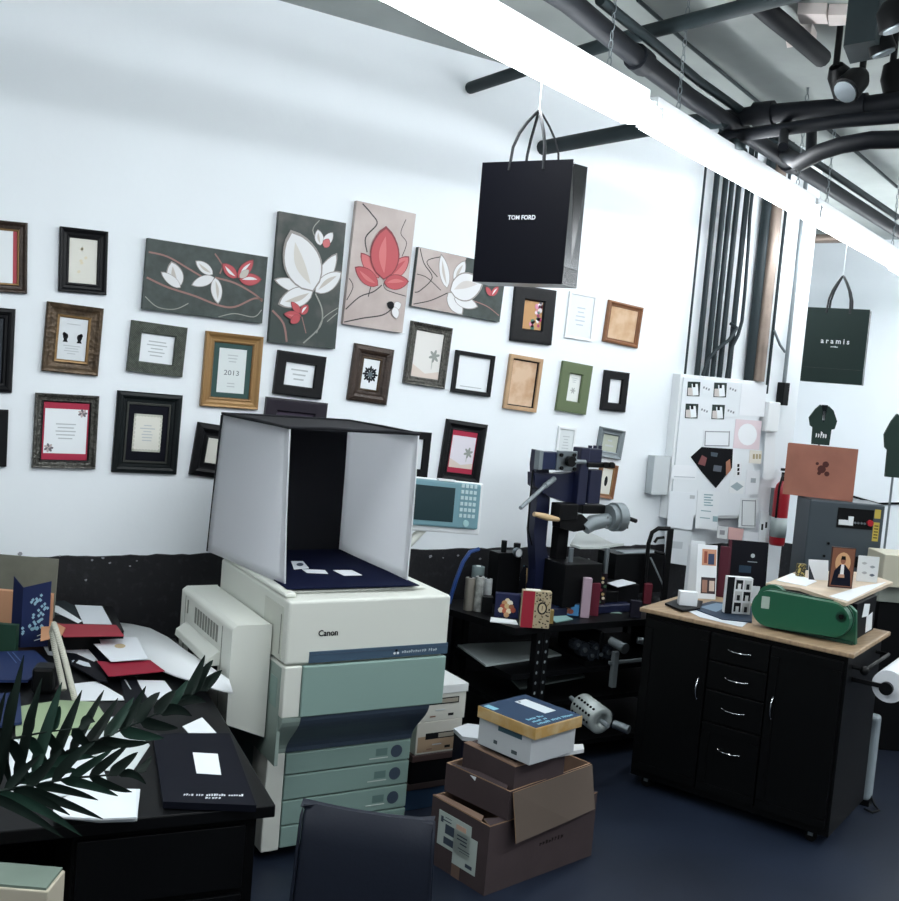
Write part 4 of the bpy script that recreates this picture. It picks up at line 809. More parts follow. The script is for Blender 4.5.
for x, y in ((3.235, TY0+.005), (TX1-.1, TY0+.005), (TX0+.02, TY1-.06), (TX1-.1, TY1-.06)):
    mb = MB(); mb.bb(x, x+.085, y, y+.004, .0, TZ-.035, M_black); mb.bb(x+.036, x+.049, y-.004, y, 0, TZ-.035, M_blackm)
    mb.bb(x, x+.004, y+.004, y+.045, 0, TZ-.035, M_black)
    if y < 4.5:
        for i in range(12):
            for xx in (.018, .067):
                zc = .1+i*.055; mb.prism([(x+xx+.006*cos(q), y-.0005, zc+.009*sin(q)) for q in [tau*j/8 for j in range(8)]], (0, -.0006, 0), M_steeld if i % 3 else pap('7e868a'))
    mb.build('perforated_post', t)
SG = mat('grey_sheet_steel', '5e6d70', .35, metal=.3)
slab('paper_sheets', 'grey-white large sheets lying on the upper shelf under the table', 'sheets', [(457, 644), (486, 665), (536, 658), (577, 652), (560, 640)], .542, .01, pap('a9b4b4'))
slab('paper_sheets', 'grey sheets on the lower shelf under the larger ones', 'sheets', [(508, 676), (520, 688), (585, 676), (575, 664), (530, 668)], .372, .01, pap('84908f'))
# -------------------------------------------------------------- foil press
PYY = 4.52
def PX(px, py, y=PYY): return onY(px, py, y)
pb = PX(560, 600); pr = thing('engraving_press', 'navy blue cast press with motor and hand wheel standing on the shelf table', 'press', V((3.66, PYY, TZ)))
def pbox(name, x0, y0, x1, y1, d0, d1, m, parent=pr, bev=.006):
    a = PX(x0, y0, PYY+d0); b_ = PX(x1, y0, PYY+d0); c = PX((x0+x1)/2, y1, PYY+d0); mb = MB(); mb.bb(a.x, b_.x, PYY+d0, PYY+d1, c.z, (a.z+b_.z)/2, m); return mb.build(name, parent, bevel=bev)
mb = MB(); c0 = PX(540, 600, PYY-.05).x; mb.bb(3.43, 4.02, PYY-.17, PYY+.2, TZ, TZ+.05, M_press); mb.bb(3.5, 3.95, PYY-.13, PYY+.17, TZ+.05, TZ+.12, M_black); mb.build('base', pr, bevel=.008)
# column: shaped profile in the wall plane
P = [PX(*q, PYY) for q in ((539, 450), (549, 452), (549, 470), (550, 500), (546, 545), (551, 575), (560, 600), (533, 600), (536, 570), (534, 530), (538, 490), (537, 465))]
for p in (P[6], P[7]): p.z = TZ+.05
mb = MB(); mb.prism(P, (0, .07, 0), M_press); mb.build('column', pr, bevel=.008)
P = [PX(*q, PYY-.03) for q in ((535, 473), (560, 474), (582, 471), (583, 500), (574, 505), (548, 496), (535, 486))]
mb = MB(); mb.prism(P, (0, .07, 0), M_press); mb.build('arm', pr, bevel=.01)
mt = pbox('motor', 543, 452, 559, 470, -.06, .0, mat('motor_navy', '16213f', .35)); pbox('motor_flange', 540, 451, 544, 470, -.065, -.02, M_steeld, mt, .003)
pl_ = pbox('mounting_plate', 558, 451, 578, 471, -.07, -.055, M_steel, pr, .003)
mb = MB()
for x, y in ((561, 455), (574, 455), (561, 468), (574, 469)): p = PX(x, y, PYY-.072); mb.cyl(p, p+V((0, -.01, 0)), .011, M_black, 8)
p = PX(569, 461, PYY-.075); mb.cyl(p, p+V((0, -.03, 0)), .03, M_black, 14); mb.cyl(p+V((.02, -.02, 0)), p+V((.10, -.02, .0)), .012, M_steeld, 8); mb.build('bolts', pl_)
pbox('head', 582, 448, 591, 505, -.08, .0, M_press); pbox('head', 589, 449, 603, 463, -.07, -.01, M_press)
pbox('side_block', 591, 470, 603, 504, -.08, -.01, M_press); pbox('clamp_bar', 588, 463, 616, 468, -.09, -.03, M_black)
mb = MB()
for x in (590, 595, 600): p = PX(x, 449, PYY-.02); mb.cyl(p, p+V((0, 0, .02)), .012, M_press, 10)
for x in (605, 611): p = PX(x, 465, PYY-.09); mb.cyl(p, p+V((0, -.015, 0)), .018, M_black, 10)
mb.build('bolt_heads', pr)
mb = MB(); mb.tube([PX(520.5, 508, PYY-.25), PX(545, 486, PYY-.12)], .011, M_steeld, 8); mb.tube([PX(545, 486, PYY-.12), PX(554, 479, PYY-.06)], .016, M_steeld, 8); mb.build('lever', pr)
mb = MB(); mb.tube([PX(534, 514, PYY-.14), PX(546, 517, PYY-.14), PX(558, 519.5, PYY-.1)], [.013, .019, .013], M_brass, 10); mb.build('wooden_handle', pr)
pbox('slide_block', 560, 504, 579, 521, -.11, -.03, M_black); mb = MB(); mb.prism([PX(*q, PYY-.1) for q in ((560, 518), (572, 517), (582, 514), (588, 520), (585, 530), (574, 532), (560, 528))], (0, .07, 0), M_black); mb.build('tool_block', pr, bevel=.005)
pbox('lower_post', 559, 524, 570, 590, -.04, .02, M_blackm); pbox('connecting_bar', 583, 505, 606, 514, -.07, -.01, M_black)
mb = MB(); mb.tube([PX(585, 529, PYY-.09), PX(592, 523, PYY-.09), PX(608, 520, PYY-.09)], [.035, .045, .04], M_steeld, 14); p = PX(606, 527, PYY-.12); mb.cyl(p, p+V((0, 0, .06)), .008, M_chrome, 8); mb.build('roller', pr)
mb = MB(); a = PX(608, 517, PYY-.09); b_ = PX(622, 517, PYY-.09); mb.cyl(a, a+(b_-a)*.35, .07, M_steeld, 28); mb.cyl(a+(b_-a)*.35, a+(b_-a)*.9, .083, M_steeld, 28); mb.cyl(a+(b_-a)*.9, a+(b_-a)*1.2, .03, M_black, 16); mb.cyl(a+(b_-a)*1.2, PX(636, 521, PYY-.09), .013, M_black, 10); q_ = PX(628, 520, PYY-.09); mb.cyl(q_, q_-V((0, 0, .05)), .006, M_black, 6); mb.build('hand_wheel', pr)
mb = MB(); z = PX(575, 549, PYY-.15).z
mb.prism([onZ(*q, z) for q in ((570, 546), (577, 534), (592, 535), (612, 545), (624, 545.5), (600, 549), (580, 549))], (0, 0, .012), mat('pale_tray', 'b9bfbc', .4)); mb.build('feed_tray', pr)
for x in (575, 611): p = onZ(x, 549, z); mb = MB(); mb.cyl(V((p.x, p.y+.03, z)), V((p.x, p.y+.03, TZ+.052)), .014, M_steel, 10); mb.build('tray_leg', pr)
mb = MB(); mb.tube([PX(533, 470, PYY-.01), PX(530, 500, PYY-.02), PX(528, 530, PYY-.02), PX(532, 545, PYY-.01)], .005, M_black, 6); mb.build('cable', pr)
mb = MB(); a = PX(612, 551, PYY+.15); mb.bb(a.x-.05, a.x+.36, PYY+.05, PYY+.22, TZ+.05, a.z, M_black); q1_ = PX(566, 563, PYY-.19); q2_ = PX(603, 563, PYY-.19); mb.bb(q1_.x, q2_.x, PYY-.19, PYY+.02, TZ+.055, q1_.z-.01, M_black); mb.bb(a.x+.02, a.x+.3, PYY+.06, PYY+.15, a.z, a.z+.006, M_steel); mb.bb(q2_.x-.02, a.x+.0, PYY-.06, PYY+.1, TZ+.05, TZ+.14, M_black); mb.build('machine_bed', pr, bevel=.006)
# pressure gauge block by the wall
T, W, k = stand(497, 520, 566, TZ+.003); p = PX(506, 566, 4.70); g = thing('pressure_gauge', 'black valve block with small round white gauge by the wall behind the table', 'gauge', V((p.x, 4.72, TZ)))
mb = MB(); mb.bb(p.x-.07, p.x+.09, 4.68, 4.78, TZ, onY(506, 553, 4.68).z, M_black); a = onY(505, 546, 4.7); mb.cyl(V((a.x, 4.71, a.z-.05)), V((a.x, 4.71, a.z+.03)), .016, M_black); a = onY(518, 547, 4.7); mb.cyl(V((a.x, 4.71, a.z-.08)), V((a.x, 4.71, a.z+.02)), .02, M_black); mb.build('valve_block', g, bevel=.004)
a = onY(519, 553, 4.66); mb = MB(); mb.cyl(a, a+V((0, .03, 0)), .027, M_steel, 20); mb.cyl(a+V((0, -.001, 0)), a, .022, WHT, 20); mb.build('dial', g)
mb = MB(); mb.tube([onY(*q, 4.75) for q in ((479, 549), (470, 552), (463, 562), (456, 580), (450, 600), (446, 622))], .012, mat('blue_hose', '1f4484', .4), 8); tag(mb.build('blue_hose'), 'blue air hose arching against the dark wall left of the table', 'hose')
# black arched bracket
T, W, k = stand(641, 666, 603, TZ+.002, 0); c = T @ V((W/2, 0, 0)); hh = (603-527)*k
t = thing('arched_bracket', 'black arched metal handle frame standing at the right end of the table', 'bracket', c)
mb = MB(T); pts = [(0.01, 0, .3*hh), (.01, 0, hh*.78), (.025, 0, hh*.93), (.06, 0, hh*.99), (W-.02, 0, hh), (W-.01, 0, 0)]
mb.tube(pts[:5], .013, M_black, 8); mb.bb(W-.035, W+.0, -.012, .012, 0, hh, M_black); mb.tube([(.01, 0, hh*.3), (.02, 0, 0)], .013, M_black, 8); mb.build('frame', t)
mb = MB(T); mb.tube([(.05, 0, hh*.68), (W-.04, 0, hh*.66)], .01, M_black, 8); mb.tube([(.03, 0, hh*.6), (W-.03, 0, hh*.25)], .006, M_steeld, 6); mb.tube([(.045, 0, hh*.80), (.06, 0, hh*.86), (W-.05, 0, hh*.88)], .009, M_black, 6); mb.build('crossbar', t)

# ------------------------------------------------- things on the shelf table
def T_item(name, label, cat, pxL, pxR, pyB, pyT, m, dep=.05, yaw=0, z=TZ+.001, grp=None, bevel=.002, faces=None, lean=0):
    T, W, k = stand(pxL, pxR, pyB, z, yaw); H = (pyB-pyT)*k
    if lean: T = T @ MX.Rotation(RD(-lean), 4, 'X')
    t = thing(name, label, cat, T @ V((W/2, dep/2, 0)), grp)
    mb = MB(T); mb.bb(0, W, 0, dep, 0, H, m); mb.build({'book': 'cover', 'box': 'carton', 'card': 'sheet'}.get(cat, 'body'), t, bevel=bevel)
    if faces: faces(T, W, H, dep, t)
    return t
def roll(label, px, pyB, pyT, rpx, m, z=TZ+.001, cap=None, name='foil_roll', cat='roll'):
    c = onZ(px, pyB, z); k = depth(c)/F; r = rpx*k; h = (pyB-pyT)*k; c = c+fh*r
    t = thing(name, label, cat, c, None); T = MX.Translation(c)
    MB(T).lathe([(r*.97, 0), (r, .004), (r, h-.004), (r*.97, h)], m, 20).build('wound_foil', t)
    MB(T).lathe([(r*.35, h), (r*.35, h+.004), (r*.25, h+.004), (r*.25, h)], cap or M_blackm, 14).build('core', t)
FOIL = mat('silver_foil', '8b877f', .3, metal=.5, bump=.3, bscale=20, stretch=(1, 1, .1), var=.35, vscale=10)
roll('tall beige-silver foil roll, leftmost on the table', 468, 611, 578, 5, FOIL)
roll('marbled silver foil roll, second from the left on the table', 477.5, 612, 577, 4.6, mat('foil_marbled', '9a9c99', .3, metal=.4, var=.5, vscale=30))
roll('pale silver foil roll, third from the left on the table', 486, 609, 579, 4.4, mat('foil_pale', 'b9bebe', .3, metal=.4, var=.2, vscale=30))
c = onZ(477, 600, TZ+.002); roll('clear capped jar behind the foil rolls', 476, 598, 567, 6.5, mat('jar_clear', '8fa0a2', .25, metal=.2), cap=M_white, name='jar', cat='jar')
roll('short blue-grey tube behind the foil rolls', 492, 592, 574, 4, mat('tube_bluegrey', '5a7682', .35), name='tube', cat='tube')
T_item('black_cube', 'small black cube in front of the pale foil roll', 'box', 481, 492, 613, 597, M_black, .06)
def black_card(T, W, H, d, t):
    mb = MB(T); c = pap('80909a'); g = pap('a3895f')
    mb.bb(.02, W-.02, -.001, 0, H*.97, H*.99, pap('5a8fa5'))
    mb.prism([(.0, -.001, H), (.006, -.001, H), (.05, -.001, 0), (.044, -.001, 0)], (0, .0008, 0), g); mb.prism([(W-.008, -.001, H*.9), (W-.002, -.001, H*.9), (W-.002, -.001, 0), (W-.008, -.001, 0)], (0, .0008, 0), g)
    for i in range(4): mb.bb(W*.35, W*.68, -.001, 0, H*(.4+i*.1), H*(.415+i*.1), c)
    mb.build('gold_print', t)
T_item('black_tent_card', 'black tent card with thin gold lines behind the dessert box', 'card', 503, 527, 590, 565, pap('11131b'), .012, 8, faces=black_card, lean=12)
def cookies(T, W, H, d, t):
    mb = MB(T); cs = ['d9c9a4', 'b98b62', 'e3dccb', 'a8523f', 'c9ae7d', '8f5a3e', 'ddd0b5', 'c2694d', 'ead9ba', '9a4a38', 'd3a67c']
    pos = [(.5, .72), (.38, .62), (.62, .64), (.32, .48), (.5, .5), (.68, .48), (.25, .33), (.42, .3), (.58, .3), (.76, .36), (.5, .14)]
    for i, (x, z) in enumerate(pos): r = W*.115; mb.prism([(W*x+r*cos(q), -.001-.0004*i, H*z+r*sin(q)) for q in [tau*k/10 for k in range(10)]], (0, .0008, 0), pap(cs[i]))
    mb.build('printed_picture', t)
T_item('picture_box', 'navy box printed with a pile of pastries, left on the table', 'box', 494, 518, 618, 594, pap('161c3f'), .05, 0, faces=cookies)
slab('paper_strip', 'white paper strip lying in front of the pastry picture box', 'paper', [(491, 617), (516, 620), (518, 624), (490, 621)], TZ+.006, .005, WHT)
def mono(T, W, H, d, t):
    mb = MB(T); random.seed(5)
    mb.bb(0, W*.42, -.001, 0, 0, H, pap('8f1f30'))
    for i in range(60): x = random.uniform(W*.45, W*.97); z = random.uniform(.02*H, .97*H); r = W*.035; q0 = random.random(); mb.prism([(x+r*cos(q), -.0016, z+r*1.3*sin(q)*.7) for q in (q0, q0+1.6, q0+3.1, q0+4.7)], (0, .0008, 0), pap(('3b3229', '7d6b4c', '2b2622')[i % 3]))
    mb.prism([(W*.7+W*.17*cos(q), -.0022, H*.55+W*.22*sin(q)) for q in [tau*k/20 for k in range(20)]], (0, .0006, 0), INK)
    mb.prism([(W*.7+W*.12*cos(q), -.0026, H*.55+W*.165*sin(q)) for q in [tau*k/20 for k in range(20)]], (0, .0004, 0), pap('b8a98a'))
    mb.text('I', W*.22, INK, T.__class__.Translation((W*.7, -.003, H*.55)) @ R90)
    mb.build('printed_pattern', t)
    mb = MB(T); mb.bb(W*.12, W*.62, .006, d-.006, H, H+.004, CRM); mb.build('page_block', t)
T_item('patterned_book', 'maroon-spined book with ornate pattern and black monogram disc', 'book', 520, 549, 628, 591, pap('a99c80'), .05, 4, faces=mono)
T_item('gold_box', 'tiny gold box right of the monogram book', 'box', 547, 553, 624, 610, pap('8a7646'), .03)
def bluepic(T, W, H, d, t):
    mb = MB(T); mb.bb(.005, W-.005, -.001, 0, .005, H-.005, pap('3f79a8'))
    for x, z, c, r in ((.45, .45, 'b98a6c', .17), (.62, .38, '7b4336', .14), (.3, .3, 'd9c3a8', .12), (.55, .68, '3a2a2a', .1)): mb.prism([(W*x+W*r*cos(q), -.002, H*z+W*r*.8*sin(q)) for q in [tau*k/10 for k in range(10)]], (0, .0008, 0), pap(c))
    mb.build('printed_picture', t)
T_item('picture_card', 'small blue picture card standing at the centre of the table', 'card', 555, 579, 616, 603, pap('223a52'), .02, 0, faces=bluepic)
slab('teal_card', 'pale teal card lying beside the small blue picture card', 'card', [(548, 616), (566, 615), (573, 619), (556, 622)], TZ+.005, .004, pap('7fa3a0'))
T_item('pink_box', 'tall narrow lilac-pink box standing on the table', 'box', 580, 589, 618, 578, pap('a08c98'), .045)
T_item('maroon_book', 'dark maroon book right of the lilac-pink box', 'book', 589, 598, 616, 583, pap('571426'), .04)
def flow(T, W, H, d, t):
    mb = MB(T)
    for i in range(9): x, z = W*(.5+.28*sin(i*2.3)), H*(.08+.1*i); r = W*.22; mb.prism([(x+r*cos(q), -.001-.0003*i, z+r*sin(q)) for q in [tau*k/8 for k in range(8)]], (0, .0006, 0), pap(('b39a6a', '7a2a36', '3d5a44', 'd8c9b0')[i % 4]))
    mb.build('printed_flowers', t)
T_item('floral_box', 'slim dark box with climbing flower print beside the maroon book', 'box', 597, 604, 613, 573, pap('241a22'), .03, z=TZ+.001, faces=flow)
T_item('black_box', 'black box with a white note on top at the right of the table', 'box', 605, 638, 610, 584, pap('0b0c11'), .11, 10)
zt = TZ+.001+(610-584)*depth(onZ(621, 610, TZ))/F
slab('white_note', 'white note lying on the black box on the table', 'paper', [(607, 583), (622, 579), (636, 583), (618, 587)], zt+.004, .003, pap('c9ced3'))
T_item('dark_pot', 'dark grey-blue small box in front of the white-noted black box', 'box', 630, 641, 618, 601, pap('23222f'), .04)
T_item('red_book', 'narrow dark red book at the right end of the table', 'book', 643, 651, 604, 584, pap('5c1a28'), .05)
slab('teal_card', 'pale green card lying between the flower box and the black box', 'card', [(598, 606), (612, 609), (622, 613), (604, 612)], TZ+.005, .004, pap('8fa9a2'))
# --------------------------------------- rollers and gears on the lower shelves
m_ = thing('roller_machine', 'dark machine with rollers and gears on the shelf under the press', 'machine', V((4.1, 4.4, .53)))
mb = MB(); mb.bb(3.62, 4.34, 4.24, 4.70, .531, .56, M_black); mb.build('bed', m_)
for x in (3.70, 4.26): mb = MB(); mb.bb(x, x+.03, 4.23, 4.6, .56, .72, M_black); mb.build('side_plate', m_, bevel=.006)
for (x, y, r) in ((585, 650, .035), (592, 658, .028), (600, 664, .03), (608, 660, .038), (578, 645, .025), (596, 648, .025)):
    p = onY(x, y, 4.23); p.z = max(p.z, .565+r); mb = MB(); mb.cyl(p, p+V((0, .05, 0)), r, mat('gear_steel', '30363e', .35, metal=.6), 16)
    for i in range(10): q = tau*i/10; mb.box((p.x+r*cos(q), p.y+.025, p.z+r*sin(q)), (.01, .045, .01), mat('gear_steel', '30363e'))
    mb.cyl(p-V((0, .006, 0)), p, r*.4, M_steel, 10); mb.build('gear', m_)
mb = MB(); a = onY(611, 643, 4.2); b_ = onY(624, 648, 4.1); a.z = b_.z+.012; mb.cyl(a, b_, .024, M_steeld, 16); mb.cyl(b_, b_+(b_-a)*.12, .03, M_steel, 16); mb.build('roller', m_)
mb = MB(); a = onY(637, 640, 4.22); mb.cyl(a, a+V((.08, -.05, -.01)), .02, M_steel, 12); mb.build('roller', m_)
mb = MB(); a = onY(610, 654, 4.19); mb.bb(a.x, a.x+.27, 4.18, 4.2, .55, .565, M_steeld); mb.bb(a.x+.02, a.x+.05, 4.17, 4.2, .42, .62, M_steeld); mb.build('bracket', m_)
g = thing('perforated_drum', 'pale steel perforated drum under the table behind the brown boxes', 'drum', onD(592, 716, 5.25))
a = onD(581, 712, 5.3); b_ = onD(601, 721, 5.15); a.z = max(a.z, .41); d_ = (b_-a).normalized()
mb = MB(); T = frame_mx(a, d_); L = (b_-a).length; R = .07
T = MX((( *[T[0][i] for i in (1, 2, 0)], a.x), (*[T[1][i] for i in (1, 2, 0)], a.y), (*[T[2][i] for i in (1, 2, 0)], a.z), (0, 0, 0, 1)))
mb = MB(T); mb.lathe([(R, 0), (R, L), (R*.8, L+.004), (R*.45, L+.004), (R*.45, L-.02), (.001, L-.02)], mat('drum_steel', '98a09e', .35, metal=.3), 24); mb.build('drum_shell', g)
mb = MB(T)
for i in range(6):
    for q in (2.2, 2.75, 3.3): z_ = L*(.12+.15*i); mb.ball((R*cos(q), R*sin(q), z_), .008, M_blackm, 6)
mb.build('holes', g)
mb = MB(T); mb.cyl((0, 0, L), (0, 0, L+.06), .012, M_steeld, 10); mb.cyl((0, 0, -.1), (0, 0, 0), .012, M_steeld, 10); mb.build('axle', g)
p = a.copy(); mb = MB(); mb.bb(p.x-.02, p.x+.2, p.y-.03, p.y+.06, .361, p.z-.07, M_black); mb.build('cradle', g)
a = onD(614, 724, 5.2); b_ = onD(629, 730, 5.15); mb = MB(); mb.cyl(a, b_, .022, M_steel, 16); mb.cyl(a-(b_-a)*1.2, a, .012, M_black, 10); tag(mb.build('steel_rod'), 'short bright steel rod end below the table right of the perforated drum', 'rod')

# ----------------------------------------------------------- black cabinet
CO = V((3.645, 3.885, 0)); CA = V((.375, -.927, 0)).normalized(); Tc = frame_mx(CO, CA)
cabn = thing('kitchen_cart', 'black cabinet on casters with wooden top, two doors and four drawers', 'cabinet', Tc @ V((.53, .33, 0)))
KW, KD, KZ = 1.075, .69, .948
mb = MB(Tc); mb.bb(.025, KW-.03, .03, KD-.04, .06, KZ-.023, M_cab); mb.build('carcass', cabn, bevel=.004)
mb = MB(Tc); mb.bb(0, KW, 0, KD, KZ-.022, KZ, M_counter); mb.build('wooden_top', cabn, bevel=.005)
def handle(mb, p0, p1, out=.028, r=.0035):
    a, b_ = V(p0), V(p1); o = V((0, -out, 0)); pts = [a]
    for i in range(9): t_ = i/8; pts.append(a+(b_-a)*(.04+.92*t_)+o*(sin(pi*t_)**.5))
    pts.append(b_); mb.tube(pts, r, M_chrome, 6)
def dfront(name, x0, x1, z0, z1):
    mb = MB(Tc); mb.bb(x0, x1, .012, .03, z0, z1, M_cab); o = mb.build(name, cabn, bevel=.003)
    mb = MB(Tc); w = .045
    for q in ((x0, x1, z0, z0+w), (x0, x1, z1-w, z1), (x0, x0+w, z0+w, z1-w), (x1-w, x1, z0+w, z1-w)):
        if z1-z0 > .3: mb.bb(q[0]+.002, q[1]-.002, .007, .012, q[2]+.002, q[3]-.002, M_cab)
    if mb.v: mb.build('raised_border', o)
    return o
d = dfront('door', .04, .385, .10, KZ-.05); mb = MB(Tc); handle(mb, (.352, .008, .55), (.352, .008, .66)); mb.build('chrome_handle', d)['label'] = 'chrome handle'
d = dfront('door', .695, KW-.045, .10, KZ-.05); mb = MB(Tc); handle(mb, (.73, .008, .55), (.73, .008, .66)); mb.build('chrome_handle', d)['label'] = 'chrome handle'
for z0, z1 in ((.765, .898), (.62, .758), (.455, .613), (.10, .448)):
    d = dfront('drawer', .392, .688, z0, z1); mb = MB(Tc); zc = z0+(z1-z0)*.5 if z1-z0 < .3 else z1-.12; handle(mb, (.485, .012, zc), (.6, .012, zc)); mb.build('chrome_handle', d)['label'] = 'chrome handle'
mb = MB(Tc)
for x in (.10, KW-.12):
    for y in (.08, KD-.1):
        mb = MB(Tc); mb.tube([(x, y-.009, .027), (x, y+.009, .027)], .027, M_blackm, 16); mb.bb(x-.012, x+.012, y-.014, y+.014, .03, .062, M_steeld); mb.build('caster', cabn)
mb = MB(Tc); mb.tube([(KW-.03, .12, .86), (KW+.03, .12, .86), (KW+.03, .55, .86), (KW-.03, .55, .86)], .009, M_black, 8); mb.ball((KW+.03, .10, .86), .022, M_black); mb.build('towel_rail', cabn)
E = 0
rp = Tc @ V((KW+.05, .55, .0)); p = onZ(898, 668, .80)
t = thing('paper_roll', 'white paper roll hanging at the right end of the black cabinet', 'roll', Tc @ V((KW+.16, .45, .75)))
mb = MB(Tc); mb.cyl((KW+.13, .15, .80), (KW+.13, .62, .80), .075, pap('d9dde2'), 24); mb.build('wound_paper', t); mb = MB(Tc); mb.cyl((KW+.13, .10, .80), (KW+.13, .68, .80), .018, M_black, 12); mb.cyl((KW+.13, .095, .80), (KW+.13, .12, .80), .03, M_black, 16); mb.bb(KW-.029, KW+.13, .127, .139, .79, .81, M_black); mb.build('spindle', t)
T = frame_mx(Tc @ V((.98, KD+.04, 0)), CA); t = thing('white_appliance', 'tall narrow grey-white appliance on the floor behind the black cabinet', 'appliance', T @ V((.1, .05, 0)))
mb = MB(T); mb.bb(0, .075, 0, .09, .03, .48, mat('appliance_grey', '8e9aa0', .4)); mb.build('housing', t, bevel=.02, seg=3); mb = MB(T); mb.bb(.0, .075, .01, .08, 0, .03, M_black); mb.build('foot', t)
mb = MB(T); mb.tube([(.07, .05, .05), (.1, .03, .012), (.135, -.02, .012), (.115, -.08, .012), (.07, -.06, .012)], .006, M_black, 6); mb.build('power_cord', t)
# ------------------------------------------------- things on the cabinet
CT = KZ+.001
def on_cab(name, label, cat, pp, z, th, m, grp=None, art=None): return slab(name, label, cat, pp, z, th, m, grp, art=art)
on_cab('magazine', 'dark blue magazine lying open on the cabinet top', 'magazine', [(690, 607), (712, 601), (752, 606), (752, 622), (722, 619)], CT+.007, .004, pap('28384a'), art=lambda mb, z: zq(mb, [(700, 607), (716, 603), (730, 605), (716, 612)], z, pap('6e8496')))
on_cab('paper_sheet', 'white sheet of paper under the dark magazine at the cabinet front edge', 'paper', [(676, 605), (700, 602), (748, 622), (742, 627), (700, 617)], CT+.002, .0015, pap('c9d0d6'))
on_cab('black_tray', 'flat black tray at the left end of the cabinet top', 'tray', [(665, 603), (682, 597), (703, 601), (700, 608), (682, 610)], CT+.014, .010, M_black)
T_item('white_box', 'small white box on the black tray at the left end of the cabinet', 'box', 679, 697, 606, 592, pap('dde1e4'), .05, z=CT+.016)
def photos(T, W, H, d, t):
    mb = MB(T)
    mb.bb(W*.25, W*.95, -.001, 0, H*.62, H*.92, pap('c28e72')); mb.bb(W*.55, W*.85, -.0016, -.0008, H*.64, H*.84, pap('35405c')); mb.bb(W*.35, W*.5, -.0016, -.0008, H*.66, H*.88, pap('8d4a3a')); mb.build('printed_photo', t); mb = MB(T)
    mb.bb(W*.25, W*.95, -.001, 0, H*.10, H*.40, pap('3a3034')); mb.bb(W*.3, W*.55, -.0016, -.0008, H*.12, H*.35, pap('9a7464')); mb.bb(W*.65, W*.9, -.0016, -.0008, H*.15, H*.34, pap('c9b4a6')); mb.build('printed_photo', t)
T_item('photo_card', 'white folded card with two colour photos standing on the cabinet', 'card', 695, 716, 599, 545, pap('dfe3e6'), .004, 6, z=CT+.0002, faces=photos, lean=10)
T_item('white_card', 'tall blank white card behind the left of the photo card', 'card', 687, 701, 594, 541, pap('d5dade'), .004, -8, z=CT, lean=9)
T_item('white_card', 'narrow blank white card, leftmost of the standing cards on the cabinet', 'card', 684, 692, 591, 545, pap('c6ccd1'), .004, -16, z=CT, lean=8)
def folder(T, W, H, d, t):
    mb = MB(T); mb.bb(0, .018, -.001, .004, 0, H, pap('4a1a28')); mb.prism([(W*.62+.012*cos(q), -.0012, H*.74+.012*sin(q)) for q in [tau*k/14 for k in range(14)]], (0, .001, 0), pap('aeb6ba')); mb.bb(W*.5, W*.74, -.0012, 0, H*.62, H*.635, pap('8a9298')); mb.bb(W*.3, W*.6, -.0012, 0, H*.42, H*.55, pap('1d3346')); mb.build('printed_front', t)
T_item('presentation_folder', 'tall black folder with round emblem and maroon spine on the cabinet', 'folder', 725, 765, 596, 541, pap('14161f'), .02, 0, z=CT, faces=folder, lean=6)
T_item('maroon_folder', 'maroon folder edge standing between the photo card and black folder', 'folder', 716, 725, 597, 546, pap('4e1c2a'), .015, -10, z=CT)
def bw(T, W, H, d, t):
    mb = MB(T); mb.bb(0, W*.28, -.001, 0, 0, H, INK)
    for r_ in range(3):
        for c__ in range(2):
            x = W*(.34+.33*c__); z = H*(.06+.31*r_); mb.bb(x, x+W*.27, -.001, 0, z, z+H*.25, pap(('1b1d20', 'b6b8b8')[(r_+c__) % 2])); mb.bb(x+W*.08, x+W*.2, -.0018, -.0008, z, z+H*.15, pap(('d0d2d2', '2b2d30')[(r_+c__) % 2]))
    mb.build('photo_strip', t)
T_item('photo_box', 'white box with black and white portrait grid standing on the magazine', 'box', 724, 750, 614, 577, pap('d9dcde'), .04, 4, z=CT+.009, faces=bw)
T_item('white_card', 'small blank white card right of the portrait grid box', 'card', 751, 759, 598, 586, pap('d5dadd'), .004, 0, z=CT)
# green guillotine cutter
def cabp(px, py, b): # point on plane parallel to the cabinet front at depth b
    return onP(px, py, Tc @ V((0, b, 0)), V((CA.y, -CA.x, 0)))
nb = V((-CA.y, CA.x, 0)).normalized()*1
gt = thing('green_guard_machine', 'green metal machine with long rounded belt guard on the cabinet top', 'machine', Tc @ V((.8, .2, KZ)))
def capsule(c0, c1, ra, rb, n=14):
    d = (c1-c0).normalized(); up = V((0, 0, 1)); up = (up-d*up.dot(d)).normalized(); out = []
    for i in range(n+1): q = pi/2+pi*i/n; out.append(c0+d*cos(q)*ra+up*sin(q)*ra)
    for i in range(n+1): q = -pi/2+pi*i/n; out.append(c1+d*cos(q)*rb+up*sin(q)*rb)
    return out
Bf = .12
c0 = cabp(769, 609, Bf); c1 = cabp(832, 620, Bf); ra = (cabp(769, 591, Bf)-cabp(769, 627, Bf)).length/2; rb = (cabp(832, 603, Bf)-cabp(832, 637, Bf)).length/2
dz = min((c0.z-ra), (c1.z-rb))-(KZ+.008)
mb = MB(); mb.prism(capsule(c0, c1, ra, rb), nb*.055, M_green); gd = mb.build('belt_guard', gt, bevel=.006, seg=3)
mb = MB(); mb.prism(capsule(c0+nb*.055, c1+nb*.055, ra*1.05, rb*1.05), nb*.012, M_greend); mb.build('guard_flange', gt, bevel=.003)
mb = MB(); mb.prism([cabp(*q, Bf-.001) for q in ((762, 596), (770, 597), (769, 609), (761, 608))], -nb*.0008, pap('a9b9ae')); mb.build('rating_plate', gd)
